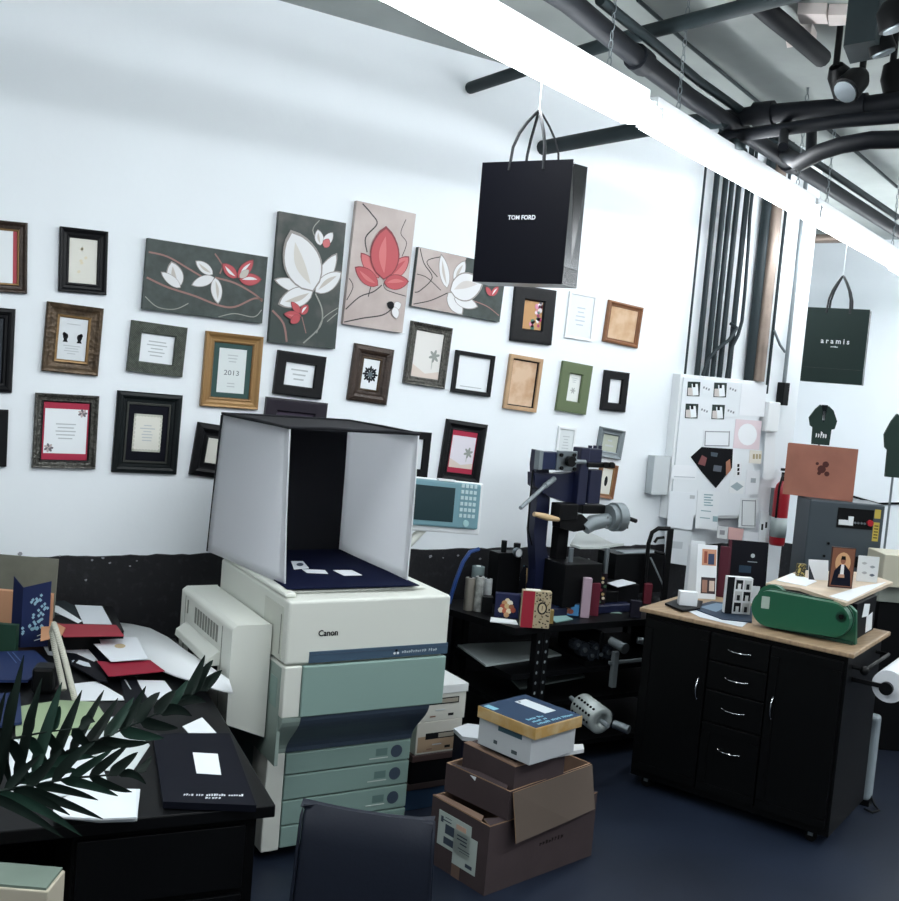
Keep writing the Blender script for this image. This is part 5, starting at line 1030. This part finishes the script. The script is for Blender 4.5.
c2 = cabp(773, 588, Bf+.10); mb = MB(); r_ = .075; cc = V((c2.x, c2.y, c2.z-r_+.015)); mb.prism([cc+CA*r_*cos(q)+V((0, 0, 1))*r_*sin(q) for q in [tau*i/28 for i in range(28)]], nb*.04, M_green); mb.build('pulley_cover', gt, bevel=.005)
P = [cabp(*q, Bf+.075) for q in ((775, 596), (790, 602), (850, 606), (856, 612), (856, 640), (836, 640), (775, 632))]
for p in P[4:]: p.z = KZ+.001
mb = MB(); mb.prism(P, nb*.03, M_green); mb.build('back_plate', gt, bevel=.004)
mb = MB(Tc); mb.bb(.62, 1.02, Bf+.055, Bf+.12, CT, CT+.012, M_greend); mb.build('foot', gt)
mb = MB(); p = cabp(841, 617, Bf); mb.cyl(p, p+nb*.09, .026, M_greend, 18); p = cabp(841, 617, Bf-.01); mb.cyl(p, p+nb*.02, .012, M_black, 12); mb.build('bearing', gt)
mb = MB(); mb.tube([cabp(*q, Bf+.06) for q in ((845, 608), (851, 618), (848, 630))], .008, M_black, 6); mb.build('lever', gt)
# black box machine carrying a wooden board
BZ = 1.150
mb = MB(Tc); mb.bb(.60, 1.0, .27, .64, CT, BZ-.02, pap('0d0f14')); t = thing('black_carton', 'black box with white notes taped on it behind the green machine', 'box', Tc @ V((.8, .45, CT))); mb.build('carton', t, bevel=.004)
mb = MB(Tc); mb.prism([(1.0, .38, 1.05), (1.0, .50, 1.04), (1.0, .51, 1.10), (1.0, .40, 1.115)], (.0015, 0, 0), WHT); mb.prism([(1.0, .48, CT+.01), (1.0, .60, CT+.01), (1.0, .58, CT+.10), (1.0, .47, CT+.09)], (.0015, 0, 0), WHT); mb.build('taped_notes', t)
on_cab('wooden_board', 'pale wooden board with papers on top of the black box', 'board', [(766, 583), (800, 588), (846, 603), (893, 582), (862, 572), (800, 570)], BZ, .016, mat('board_wood', 'c0ae98', .5, var=.15))
on_cab('paper_sheet', 'white paper sheet on the left of the wooden board', 'paper', [(776, 580), (792, 573), (817, 581), (806, 586)], BZ+.003, .002, WHT)
on_cab('paper_sheet', 'white paper sheet on the right front corner of the wooden board', 'paper', [(829, 596), (862, 586), (886, 582), (848, 601)], BZ+.003, .002, pap('d9dde0'))
def groom(T, W, H, d, t):
    mb = MB(T); f = lambda pts, c, y: mb.prism([(W*x, -y, H*z) for x, z in pts], (0, .0006, 0), pap(c))
    f([(.04, .04), (.96, .04), (.96, .98), (.04, .98)], '7a4f3b', .0008); mb.prism([(W*.5+W*.32*cos(q), -.0014, H*.62+H*.26*sin(q)) for q in [tau*k/16 for k in range(16)]], (0, .0006, 0), pap('c99b72'))
    f([(.08, .06), (.92, .06), (.84, .42), (.6, .58), (.4, .58), (.18, .42)], '14182a', .002); f([(.42, .3), (.58, .3), (.56, .58), (.44, .58)], 'e0e0e2', .0026); mb.prism([(W*.5+W*.11*cos(q), -.0032, H*.68+H*.09*sin(q)) for q in [tau*k/12 for k in range(12)]], (0, .0006, 0), pap('8b5a44'))
    f([(.4, .70), (.6, .70), (.58, .79), (.42, .79)], '1a1412', .0038); f([(.35, .26), (.62, .26), (.6, .34), (.38, .34)], 'b58a72', .0032); mb.build('printed_portrait', t)
T_item('photo_card', 'brown portrait photo card of a man in dark suit on the wooden board', 'card', 828, 852, 588, 547, pap('3b2724'), .012, 0, z=BZ+.005, faces=groom)
def butter(T, W, H, d, t):
    mb = MB(T)
    for x, z, c in ((.3, .72, 'a9aeb0'), (.7, .6, '8d9498'), (.35, .35, 'a1a5a8'), (.72, .28, '5b6470')): mb.prism([(W*x+W*.09*cos(q)*(1+.5*cos(2*q)), -.0008, H*z+W*.07*sin(q)) for q in [tau*k/10 for k in range(10)]], (0, .0006, 0), pap(c))
    mb.build('motif_pattern', t)
T_item('white_card', 'white card with four small motifs right of the portrait photo', 'card', 856, 877, 582, 556, pap('d3d7d9'), .006, 0, z=BZ+.001, faces=butter)
T_item('white_card', 'white card with dark corner print left of the portrait photo', 'card', 808, 829, 580, 560, pap('d9dde0'), .006, 10, z=BZ+.006, faces=lambda T, W, H, d, t: MB(T).prism([(0, -.0008, 0), (W*.3, -.0008, 0), (0, -.0008, H*.75)], (0, .0007, 0), pap('2a2f35')).build('corner_print', t), lean=10)
T_item('gold_box', 'little dark box with gold speckles at the back of the wooden board', 'box', 797, 805, 577, 564, mat('gold_speck', '2c2a22', .4, var=1, vscale=90, col2='b9a55a', ramp=(.5, .6)), .03, z=BZ+.001)
# ------------------------------------------------ grey machine on a far table
c = onD(811, 499, 6.45); T = frame_mx(V((c.x, c.y, 0)), r0); MZ = c.z; kk = 6.45/F; MW = 75*kk
t = thing('grey_machine', 'dark grey metal cabinet machine with a control recess behind the black cabinet', 'machine', T @ V((MW/2, .15, .9)))
mb = MB(T); mb.bb(0, MW, 0, .26, .80, MZ, M_grey); mb.build('housing', t, bevel=.012, seg=3)
mb = MB(T); x0, x1 = 28*kk, 64*kk; mb.bb(x0, x1, -.003, 0, MZ-26*kk, MZ-6*kk, M_black); rc = mb.build('control_recess', t)
mb = MB(T); mb.bb(x0+.01, x0+.09, -.012, -.003, MZ-23*kk, MZ-18*kk, WHT); mb.bb(x0+.07, x0+.1, -.014, -.003, MZ-23*kk, MZ-14*kk, WHT)
for i in range(4): mb.cyl((x0+.115+i*.02, -.012, MZ-20*kk), (x0+.115+i*.02, -.003, MZ-20*kk), .007, M_steel, 8)
mb.cyl((x1-.02, -.02, MZ-19*kk), (x1-.02, -.003, MZ-19*kk), .02, M_red, 12); mb.build('switches', rc)
mb = MB(T); mb.bb(36*kk, 66*kk, -.003, 0, MZ-65*kk, MZ-54*kk, M_black); mb.build('lower_slot', t)
mb = MB(T); mb.bb(MW-10*kk, MW-4*kk, -.002, 0, MZ-14*kk, MZ-5*kk, pap('b8a44a')); mb.bb(MW-10*kk, MW-4*kk, -.002, 0, MZ-37*kk, MZ-18*kk, pap('b8a44a'))
for i in range(5): mb.bb(MW-9*kk, MW-5*kk, -.0026, -.001, MZ-(34-i*3)*kk, MZ-(33-i*3)*kk, INK)
mb.build('warning_labels', t)
mb = MB(T)
for x, z in ((22, 43), (19, 56), (68, 47)): mb.cyl((x*kk, -.008, MZ-z*kk), (x*kk, 0, MZ-z*kk), .009, M_black, 8)
mb.build('knobs', t)
ft = thing('side_table', 'dark table behind the cabinet carrying the grey machine', 'table', T @ V((MW/2, .15, 0)))
mb = MB(T); mb.bb(-.06, 1.3, -.05, .36, .76, .798, M_black); mb.build('table_top', ft)
for x in (-.03, 1.24):
    for y in (-.02, .30): mb = MB(T); mb.bb(x, x+.04, y, y+.04, 0, .76, M_black); mb.build('leg', ft)
mb = MB(T); mb.bb(-.02, 1.26, .3, .31, .1, .75, M_blackm); mb.build('back_board', ft)
T_item('cream_box', 'cream printer-like box at the right edge beyond the wooden board', 'box', 881, 935, 589, 556, mat('cream_plastic', 'bfbba8', .5), .25, z=1.02, bevel=.006)
mb = MB(); p = onZ(881, 600, .93); T9 = frame_mx(V((p.x, p.y, 0)), r0); mb.T = T9; mb.bb(.0, .6, .02, .22, .0, .92, M_black); mb.bb(-.02, .6, .0, .22, .92, 1.018, mat('pale_drawer_unit', '8f958c', .5)); tag(mb.build('drawer_unit', bevel=.004), 'pale grey-green low unit under the cream box at the right edge', 'cabinet')
# kraft bag standing on the machine
def kraft_emblem(mb, W, H, t):
    def d(cx, cz, r, k=10): mb.prism([(W*cx+r*cos(q), -.0012, H*cz+r*sin(q)) for q in [tau*i/k for i in range(k)]], (0, -.0004, 0), pap('4a2420'))
    d(.52, .56, .026); d(.57, .66, .02); d(.49, .48, .012); d(.60, .48, .016); d(.45, .66, .01); mb.build('brown_emblem', t)
tl = onD(788, 443, 6.6); hgt = tl.z-(MZ+.002)
bag('kraft_bag', 'orange kraft paper bag with brown emblem standing on the grey machine', 788, 443, 6.6, .425, .11, hgt, math.degrees(math.atan2(r0.y, r0.x))-22, M_kraft, M_kraft, None, 0, emblem=kraft_emblem, handle=0, string=False, fold=True)
def shirt(label, pxc, pyT, pyB, dep, zb, text=None, w=28):
    k = dep/F; c = onD(pxc, pyT, dep); T = frame_mx(V((c.x, c.y, 0)), r0); H = (pyB-pyT)*k; z1 = c.z; s = w*k/2; z0 = z1-H
    t = thing('display_shirt', label, 'shirt', V((c.x, c.y, zb)))
    mb = MB(T); sh = [(-.3, 1), (-.62, .88), (-1.0, .66), (-.86, .46), (-.66, .42), (-.62, .0), (.62, 0), (.66, .40), (.88, .42), (1.0, .62), (.66, .88), (.3, .98), (0, .94)]
    mb.prism([(x*s, 0, z0+H*y) for x, y in sh], (0, .02, 0), mat('dark_green_cloth', '1c332d', .85, bump=.2)); mb.build('shirt_cloth', t, bevel=.004)
    if text: mb = MB(T); mb.marks(.045, WHT, MX.Translation((0, -.0012, z0+H*.24)) @ R90, s*.85, 5, 4); mb.prism([(-.22*s, -.001, z0+H), (.22*s, -.001, z0+H), (.02*s, -.001, z0+H*.55)], (0, -.0004, 0), pap('0c1a20')); mb.prism([(-s*.08, -.001, z0+H*.62), (s*.08, -.001, z0+H*.62), (s*.08, -.001, z0+H*.85), (-s*.08, -.001, z0+H*.85)], (0, -.0004, 0), WHT); mb.build('word_and_dark_neck', t)  # flat dark V laid on for the dark inside of the neck
    mb = MB(T); mb.cyl((0, .03, zb), (0, .03, z1-.05), .008, M_steeld, 8); mb.cyl((0, .03, zb), (0, .03, zb+.008), .05, M_steeld, 20); mb.build('display_stand', t)
shirt('small dark green shirt with white word displayed behind the kraft bag', 825, 405, 445, 6.85, MZ+.001, True)
shirt('dark green garment at the right edge behind the grey machine', 902, 414, 478, 6.75, .80, None, 30)
mb = MB(); a = onP(848, 495, FP-FN*.013, FN); b_ = onP(910, 503, FP-FN*.013, FN); mb.tube([a, (a+b_)/2-V((0, 0, .05)), b_], .012, M_blackm, 6); tag(mb.build('black_cable'), 'thin black cable strung along the far wall right of the machine', 'cable')

# ------------------------------------------------------------------- desk
Td = rot_at(1.184, 2.712, 0, -7.5)
dk = thing('office_desk', 'black desk at the left covered with cards and envelopes', 'desk', Td @ V((-.9, .9, 0)))
mb = MB(Td); mb.bb(-2.1, 0, 0, 1.85, .712, .75, M_black); mb.build('desk_top', dk, bevel=.004)
for q in (-.07, -2.05): mb = MB(Td); mb.bb(q, q+.025, .04, 1.8, 0, .711, M_blackm); mb.build('side_panel', dk)
mb = MB(Td); mb.bb(-.56, -.072, .035, .6, .05, .70, M_blackm); dd = mb.build('pedestal', dk)
for z in (.08, .29, .5): mb = MB(Td); mb.bb(-.55, -.082, .015, .034, z, z+.19, M_black); mb.build('drawer_front', dk, bevel=.002)
mb = MB(Td); mb.bb(-2.0, -.075, 1.7, 1.72, .1, .711, M_blackm); mb.build('back_board', dk)
DZ = .751
lv = [0]
slab('storage_box', 'flat black box under the cards at the back of the desk', 'box', [(44, 605), (112, 606), (124, 631), (50, 633)], .835, .083, M_black)
def dcard(name, label, cat, pp, lvl, m, th=.0022, grp='cards and envelopes on the desk', art=None):
    z = (DZ if lvl < 20 else .836-.06)+.003*lvl+th; return slab(name, label, cat, pp, z, th, m, grp, art=art)
def DA(X, Y): return X/5.633, 540+Y/5.633
def DB(X, Y): return 120+X/3.92, 600+Y/3.92
dcard('envelope', 'dark slate envelope at the far back of the desk', 'envelope', [DA(*q) for q in ((262, 290), (420, 370), (450, 440), (290, 420))], 20, pap('2c3437'))
dcard('white_card', 'long white card slanting at the back of the desk', 'card', [DA(*q) for q in ((290, 362), (330, 372), (462, 455), (440, 468), (285, 392))], 21, WHT)
dcard('white_card', 'white card nearest the wall at the back of the desk', 'card', [DA(*q) for q in ((422, 365), (575, 372), (630, 474), (470, 470))], 22, pap('d6dce2'))
dcard('red_card', 'dusty red card across the back of the desk', 'card', [DA(*q) for q in ((300, 462), (350, 472), (655, 478), (700, 540), (360, 545))], 23, pap('96303c'))
dcard('kraft_envelope', 'orange-tan envelope next to the navy standing card', 'envelope', [DA(*q) for q in ((235, 435), (340, 478), (370, 495), (345, 540), (228, 566))], 24, pap('c28f6b'), .004)
dcard('envelope', 'black envelope under the gold-emblem note', 'envelope', [DA(*q) for q in ((455, 550), (560, 548), (640, 670), (560, 680))], 3, pap('1a1e2b'))
dcard('white_card', 'white card in the middle of the desk behind the black case', 'card', [DA(*q) for q in ((355, 568), (455, 566), (550, 676), (520, 685), (375, 632))], 2, pap('dde2e8'))
dcard('white_card', 'small white card left of the curved white band', 'card', [DA(*q) for q in ((228, 568), (290, 572), (300, 650), (270, 645))], 1, pap('cfd5da'))
dcard('note_card', 'white note with small gold emblem on the desk', 'card', [DA(*q) for q in ((528, 585), (570, 583), (555, 548), (770, 548), (835, 668), (625, 684))], 16, pap('e2e7ec'), art=lambda mb, z: mb.prism([onZ(120+5.5*cos(q), 646+2.2*sin(q), z) for q in [tau*i/14 for i in range(14)]], (0, 0, .0006), pap('c2b28e')))
dcard('red_envelope', 'crimson envelope below the gold-emblem note', 'envelope', [DA(*q) for q in ((545, 680), (620, 688), (845, 675), (930, 738), (612, 768))], 12, pap('8c1830'))
def a_case(mb, z):
    zq(mb, [(76, 663), (79, 660), (89, 663), (91, 667), (84, 666)], z, pap('c9d0d6')); mb.marks(.012, pap('aab4bb'), MX.Translation(onZ(73, 661, z)) @ MX.Rotation(1.2, 4, 'Z'), .03, 4)
dcard('black_case', 'glossy black folder with white swoosh print in the desk middle', 'folder', [DA(*q) for q in ((375, 632), (430, 640), (540, 690), (600, 735), (605, 795), (560, 790), (400, 700))], 5, pap('11131c'), .006, art=a_case)
dcard('white_card', 'white card half under the palm leaves at the desk middle', 'card', [DA(*q) for q in ((405, 810), (545, 795), (690, 880), (700, 900), (430, 905), (415, 860))], 1, pap('dbe0e4'))
dcard('dark_card', 'black card with thin white stroke beside the palm', 'card', [DB(*q) for q in ((0, 305), (60, 300), (110, 400), (20, 400))], 1, pap('151820'), art=lambda mb, z: zq(mb, [DB(16, 312), DB(22, 312), DB(45, 350), DB(40, 350)], z, GRY))
dcard('white_card', 'white card right of the desk middle near the palm tips', 'card', [DB(*q) for q in ((62, 313), (175, 316), (235, 398), (110, 385))], 0, pap('d6dbdf'))
dcard('white_card', 'white card tip above the big black folder', 'card', [DB(*q) for q in ((245, 495), (322, 460), (378, 520), (268, 520))], 0, pap('e0e4e7'))
def a_fold(mb, z):
    zq(mb, [DB(*q) for q in ((285, 598), (383, 604), (397, 686), (300, 680))], z, pap('dfe4e8'), .001)
    a, b_ = onZ(*DB(250, 764), z), onZ(*DB(485, 766), z); d = (b_-a); T = frame_mx((a+b_)/2, d); mb.marks(.016, pap('c9ced4'), T, d.length, 24, 5, (4, 8, 17))
    a, b_ = onZ(*DB(335, 776), z), onZ(*DB(400, 777), z); d = (b_-a); T = frame_mx((a+b_)/2, d); mb.marks(.014, pap('c9ced4'), T, d.length, 5, 6)
dcard('black_folder', 'large black folder with white label at the right front of the desk', 'folder', [DB(*q) for q in ((130, 530), (215, 522), (430, 522), (535, 805), (170, 790))], 1, pap('121522'), .02, art=a_fold)
for i in range(7):
    o_ = random.uniform(-1.5, 1.5)
    dcard('envelope', 'white envelope in the stack at the desk front under the palm', 'envelope', [(58+o_, 800), (88, 788+o_*.3), (140-i*.7+o_, 789), (136+o_, 820-i*.5), (100, 821-i*.4), (52+o_, 816)], i*2, pap(('d9dfe2', 'cfd6da')[i % 2]), .005, 'stacked white envelopes at the desk front')
dcard('white_paper', 'white paper sheet under the palm fronds at the left front of the desk', 'paper', [(10, 740), (70, 728), (100, 760), (110, 788), (40, 800), (8, 790)], 0, pap('d2d9dc'))
dcard('white_paper', 'pale paper under the palm fronds at the desk centre', 'paper', [(70, 722), (118, 716), (150, 745), (132, 772), (105, 770)], 0, pap('c4cccc'))
dcard('green_paper', 'light green paper patch beneath the palm leaves', 'paper', [(14, 707), (60, 700), (96, 702), (110, 722), (60, 738), (16, 738)], 2, pap('8d9f7f'))
dcard('navy_envelope', 'large navy envelope at the left edge of the desk', 'envelope', [(-14, 652), (35, 650), (52, 666), (34, 674), (28, 680), (-16, 680)], 8, pap('1a2a52'), .01, art=lambda mb, z: (zq(mb, [(7, 652), (8, 652), (17, 663), (16, 663)], z, pap('54688f')), zq(mb, [(12, 652), (13, 652), (21, 661), (20, 661)], z, pap('54688f'))))
dcard('navy_envelope', 'second navy envelope lower at the left edge of the desk', 'envelope', [(-14, 694), (20, 692), (22, 722), (-14, 728)], 4, pap('18294d'), .008)
T_item('black_camera', 'black camera-like case at the left of the desk below the navy envelope', 'case', 31, 52, 694, 668, M_black, .09, 10, z=DZ+.002, bevel=.012)
T_item('green_envelope', 'dark green envelope standing at the left edge of the desk', 'envelope', -12, 15, 652, 624, pap('1d3b2d'), .03, z=DZ+.022, bevel=.001)
T_item('tan_box', 'peach-tan flat box behind the navy standing card', 'box', -14, 49, 640, 591, mat('tan_box', 'c08f6d', .7), .03, 0, z=DZ+.001)
T_item('cardboard_sheet', 'grey-tan cardboard panel standing at the back left of the desk', 'cardboard', -18, 52, 634, 556, mat('grey_tan_board', '6e6f63', .8, var=.2, vscale=6), .01, 0, z=DZ+.001, lean=4)
# navy standing card with V notch, folded
T, W, k = stand(7, 43, 648, DZ+.014, 0); t = thing('navy_card', 'tall navy folded card with white floral print standing on the desk', 'card', T @ V((W/2, 0, 0)))
H1 = (648-578)*k; H2 = (648-587)*k; H3 = (648-581)*k; xm = 13*k
mb = MB(T); mb.prism([(0, .03, 0), (xm, 0, 0), (xm, 0, H2), (0, .03, H1)], (.0, .003, 0), pap('141f44')); mb.prism([(xm, 0, 0), (W, .05, 0), (W, .05, H3), (xm, 0, H2)], (0, .003, 0), pap('15224a')); mb.build('folded_sheet', t)
mb = MB(T); fl = pap('8fb4c6')
def onf(u, z, e=.0012): return V((xm+(W-xm)*u, .05*u-e, z))
random.seed(9)
for cu, cz, n_, sp in ((.5, .78, 9, .13), (.85, .62, 8, .11), (.5, .32, 18, .22), (.6, .45, 8, .15)):
    for i in range(n_):
        u = min(.97, max(.06, cu+random.gauss(0, sp))); z = H2*(cz+random.gauss(0, .055)); r = .0065
        mb.prism([onf(u, z)+V((r*cos(q)*.9, r*cos(q)*.9*.05/(W-xm)*1, r*sin(q)*1.2)) for q in (0, 1.5, 3, 4.6)], (0, -.0006, 0), fl)
for i in range(2): mb.prism([onf(.5+.1*i, H2*.10+.02*i), onf(.95, H2*.16+.02*i), onf(.95, H2*.175+.02*i), onf(.5+.1*i, H2*.115+.02*i)], (0, -.0006, 0), pap('dfe6e9'))
mb.build('floral_print', t)
# white curved band
p0 = onZ(75, 703, DZ+.02); dd_ = depth(p0); q_ = [onD(x, y, dd_+e) for x, y, e in ((75, 700, 0), (70, 680, .02), (65, 660, .06), (60, 643, .1), (56, 630, .14), (54, 624, .16))]+[onD(x, y, dd_+e) for x, y, e in ((52, 632, .18), (55, 650, .16), (60, 672, .12), (64, 690, .09))]
for p in (q_[0], q_[-1]): p.z = max(p.z, DZ+.02)
mb = MB(); mb.tube(q_, .011, mat('ivory_cord', 'bdbcae', .7, bump=.6, bkind='wave', bscale=60), 8); tag(mb.build('ivory_loop', None), 'ivory corded loop arching up between the cards on the desk', 'cord')
# cream box at the lower left corner
c = onD(20, 893, 2.25); T = frame_mx(V((c.x, c.y, 0)), r0); t = thing('cream_carton', 'cream box with grey-green top in the lower left corner before the desk', 'box', T @ V((0, .1, 0)))
ztp = onD(27, 890, 2.25).z
mb = MB(T); mb.bb(-.4, .062, 0, .10, 0, ztp, mat('cream_carton', 'b9b29f', .6)); mb.build('carton', t, bevel=.003); mb = MB(T); mb.bb(-.4, .055, .005, .10, ztp, ztp+.006, mat('carton_top', '6d7d72', .7)); mb.build('top', t)

# ------------------------------------------------------------ leather chair
cA = onD(303, 812, 2.9); cB = onD(431, 829, 2.9); cx = (cB-cA); cx.z = 0; CWd = cx.length; T = frame_mx(V((cA.x, cA.y, 0)), cx)
ct = thing('leather_chair', 'navy-black leather chair seen at the bottom in front of the copier', 'chair', T @ V((CWd/2, -.2, 0)))
zt = (cA.z+cB.z)/2; TILT = (cB.z-cA.z)/CWd-.02
def curved(mb, prof, x0, x1, th, m, nx=12, edge=.02):
    """sheet swept along profile (y,z,half-width scale) with puffed thickness"""
    vs = []; fs = []; n = len(prof)
    for (y, z, s_) in prof:
        for j in range(nx+1):
            u = j/nx; xc = (x0+x1)/2+(u-.5)*(x1-x0)*s_; vs.append((xc, y-.018*(1-(2*u-1)**2), z+TILT*(xc-CWd/2)))
    k = len(vs); vs += [(a_, b_+th, c_) for a_, b_, c_ in vs]; q = nx+1
    for i in range(n-1):
        for j in range(nx): a_ = i*q+j; fs += [(a_, a_+1, a_+q+1, a_+q), (k+a_, k+a_+q, k+a_+q+1, k+a_+1)]
        for j in (0, nx): a_ = i*q+j; fs.append((a_, a_+q, k+a_+q, k+a_))
    for i in (0, n-1):
        for j in range(nx): a_ = i*q+j; fs.append((a_, a_+1, k+a_+1, k+a_))
    mb.add(vs, fs, m, True)
prof = [(.035, zt, 1.0), (.015, zt-.02, 1.01), (.0, zt-.08, 1.02), (-.012, zt-.16, 1.03), (-.02, zt-.25, 1.05), (-.03, zt-.33, 1.08)]
mb = MB(T); curved(mb, prof, 0, CWd, .035, M_leather); bk = mb.build('backrest', ct, bevel=.012, seg=3)
mb = MB(T); pp = [(-.004-CWd*.5*(s_-1), y+.002, z-TILT*CWd/2) for y, z, s_ in prof[::-1]]+[(CWd+.004+CWd*.5*(s_-1), y+.002, z+TILT*CWd/2) for y, z, s_ in prof]; mb.tube(pp, .005, M_leather, 6); mb.build('piping', bk)
mb = MB(T); mb.bb(-.02, CWd+.02, -.48, -.03, .40, .47, M_leather); mb.build('seat', ct, bevel=.025, seg=3)
for x in (.0, CWd):
    for y in (-.45, -.04): mb = MB(T); mb.cyl((x, y, 0), (x, y, .41), .013, M_chrome, 10); mb.build('leg', ct)
mb = MB(T); mb.cyl((CWd*.2, -.0, .44), (CWd*.2, .0, zt-.3), .013, M_chrome, 10); mb.cyl((CWd*.8, -.0, .44), (CWd*.8, .0, zt-.3), .013, M_chrome, 10); mb.build('back_support', ct)

# ------------------------------------------------------------- potted palm
pc = onZ(-150, 850, DZ); palm = thing('potted_palm', 'dark green palm reaching in over the desk from the left edge', 'plant', V((pc.x, pc.y, DZ)))
TP = MX.Translation((pc.x, pc.y, DZ)); MB(TP).lathe([(.07, 0), (.08, .004), (.10, .15), (.105, .16), (.095, .16), (.09, .14)], mat('pot_dark', '2c2f33', .5), 24).build('pot', palm); MB(TP).lathe([(.091, .135), (.089, .14)], M_blackm, 24).build('soil', palm)
def leaf(mb, base, tip, w, m, droop=.02, n=8):
    d = tip-base; L = d.length; dn = d.normalized(); side = dn.cross(FW).normalized(); up = side.cross(dn).normalized()
    vs = []; fs = []
    for i in range(n+1):
        t = i/n; ww = w*1.1*(min(1, t*5+.25))*(1-t**2.2)**.8+.0006; c = base+d*t+V((0, 0, -droop*4*(t-.5)**2+droop))*1.0
        vs += [c-side*ww, c+up*ww*.35, c+side*ww]
    for i in range(n): a = 3*i; fs += [(a, a+1, a+4, a+3), (a+1, a+2, a+5, a+4)]
    k = len(vs); vs += [v_+up*-.0012 for v_ in vs]; fs += [tuple(x+k for x in f[::-1]) for f in fs]
    mb.add(vs, fs, m, True)
def frond(rpts, ups, dns, w0=.011):
    """rachis through (px,py,depth) points; leaflets given as base fraction and tip (px,py,depth)"""
    R_ = [onD(*p) for p in rpts]
    st = TP @ V((0, 0, .15)); mid = (st+R_[0])/2+V((0, 0, .06)); P = [st, mid]+R_
    mb = MB(); mb.tube(P, [.006]*2+[.005-.0035*i/(len(R_)-1) for i in range(len(R_))], M_leaf, 6)
    def at(t): s_ = t*(len(R_)-1); i = min(int(s_), len(R_)-2); return R_[i].lerp(R_[i+1], s_-i)
    for k, (t, x, y, d_) in enumerate(ups+dns): leaf(mb, at(t), onD(x, y, d_), w0*random.uniform(.85, 1.15), M_leaf2 if k % 4 == 3 else M_leaf, random.uniform(-.008, .014))
    mb.build('frond', palm)
random.seed(21)
DP = 2.45
frond([(-30, 812, 2.3), (15, 785, 2.35), (60, 757, 2.42), (110, 735, 2.5), (160, 712, 2.6), (200, 690, 2.68)],
 [(.02, 6, 690, 2.3), (.10, 24, 655, 2.35), (.2, 42, 678, 2.4), (.28, 62, 682, 2.42), (.36, 82, 690, 2.45), (.44, 104, 690, 2.5), (.5, 118, 698, 2.52), (.58, 134, 697, 2.55), (.64, 146, 686, 2.55), (.7, 160, 692, 2.6), (.78, 176, 690, 2.62), (.85, 188, 680, 2.65), (.93, 205, 655, 2.68), (1, 222, 670, 2.7), (.97, 213, 660, 2.7)],
 [(.3, 96, 757, 2.42), (.4, 118, 748, 2.45), (.48, 130, 744, 2.5), (.56, 150, 742, 2.52), (.64, 164, 738, 2.55), (.72, 178, 728, 2.6), (.8, 192, 716, 2.62), (.88, 206, 702, 2.68), (.22, 80, 770, 2.4)], .0125)
frond([(-30, 800, 2.25), (5, 790, 2.28), (35, 785, 2.32), (70, 778, 2.38), (110, 775, 2.42), (146, 771, 2.48)],
 [(.2, 40, 755, 2.3), (.35, 62, 748, 2.33), (.5, 95, 742, 2.38), (.6, 112, 750, 2.4), (.7, 128, 745, 2.43), (.8, 138, 752, 2.45), (.95, 152, 756, 2.5)],
 [(.15, 82, 836, 2.3), (.3, 103, 819, 2.3), (.1, 64, 838, 2.28), (.4, 98, 800, 2.35), (.55, 118, 796, 2.38), (.7, 132, 792, 2.42), (.85, 146, 784, 2.45), (.25, 70, 815, 2.3)], .0105)
frond([(-40, 760, 2.3), (-10, 745, 2.33), (15, 738, 2.36), (45, 732, 2.4), (80, 728, 2.42)],
 [(.2, -6, 700, 2.3), (.4, 12, 690, 2.35), (.6, 34, 700, 2.4), (.8, 60, 706, 2.42), (1, 95, 722, 2.45)],
 [(.3, 12, 790, 2.35), (.45, 30, 786, 2.36), (.6, 52, 776, 2.4), (.75, 72, 764, 2.42), (.95, 92, 748, 2.44), (.2, -2, 800, 2.3)], .011)

# ------------------------------------------------------------ world, exposure
w = bpy.data.worlds.new('world'); SC.world = w; w.use_nodes = True; bg = w.node_tree.nodes['Background']
bg.inputs[0].default_value = (.72, .80, .86, 1); bg.inputs[1].default_value = .4
SC.view_settings.view_transform = 'Standard'; SC.view_settings.look = 'None'; SC.view_settings.gamma = 1; SC.view_settings.use_curve_mapping = False
SC.view_settings.exposure = 0.0
SC.cycles.use_denoising = True; SC.cycles.max_bounces = 8; SC.cycles.diffuse_bounces = 4; SC.cycles.sample_clamp_indirect = 6
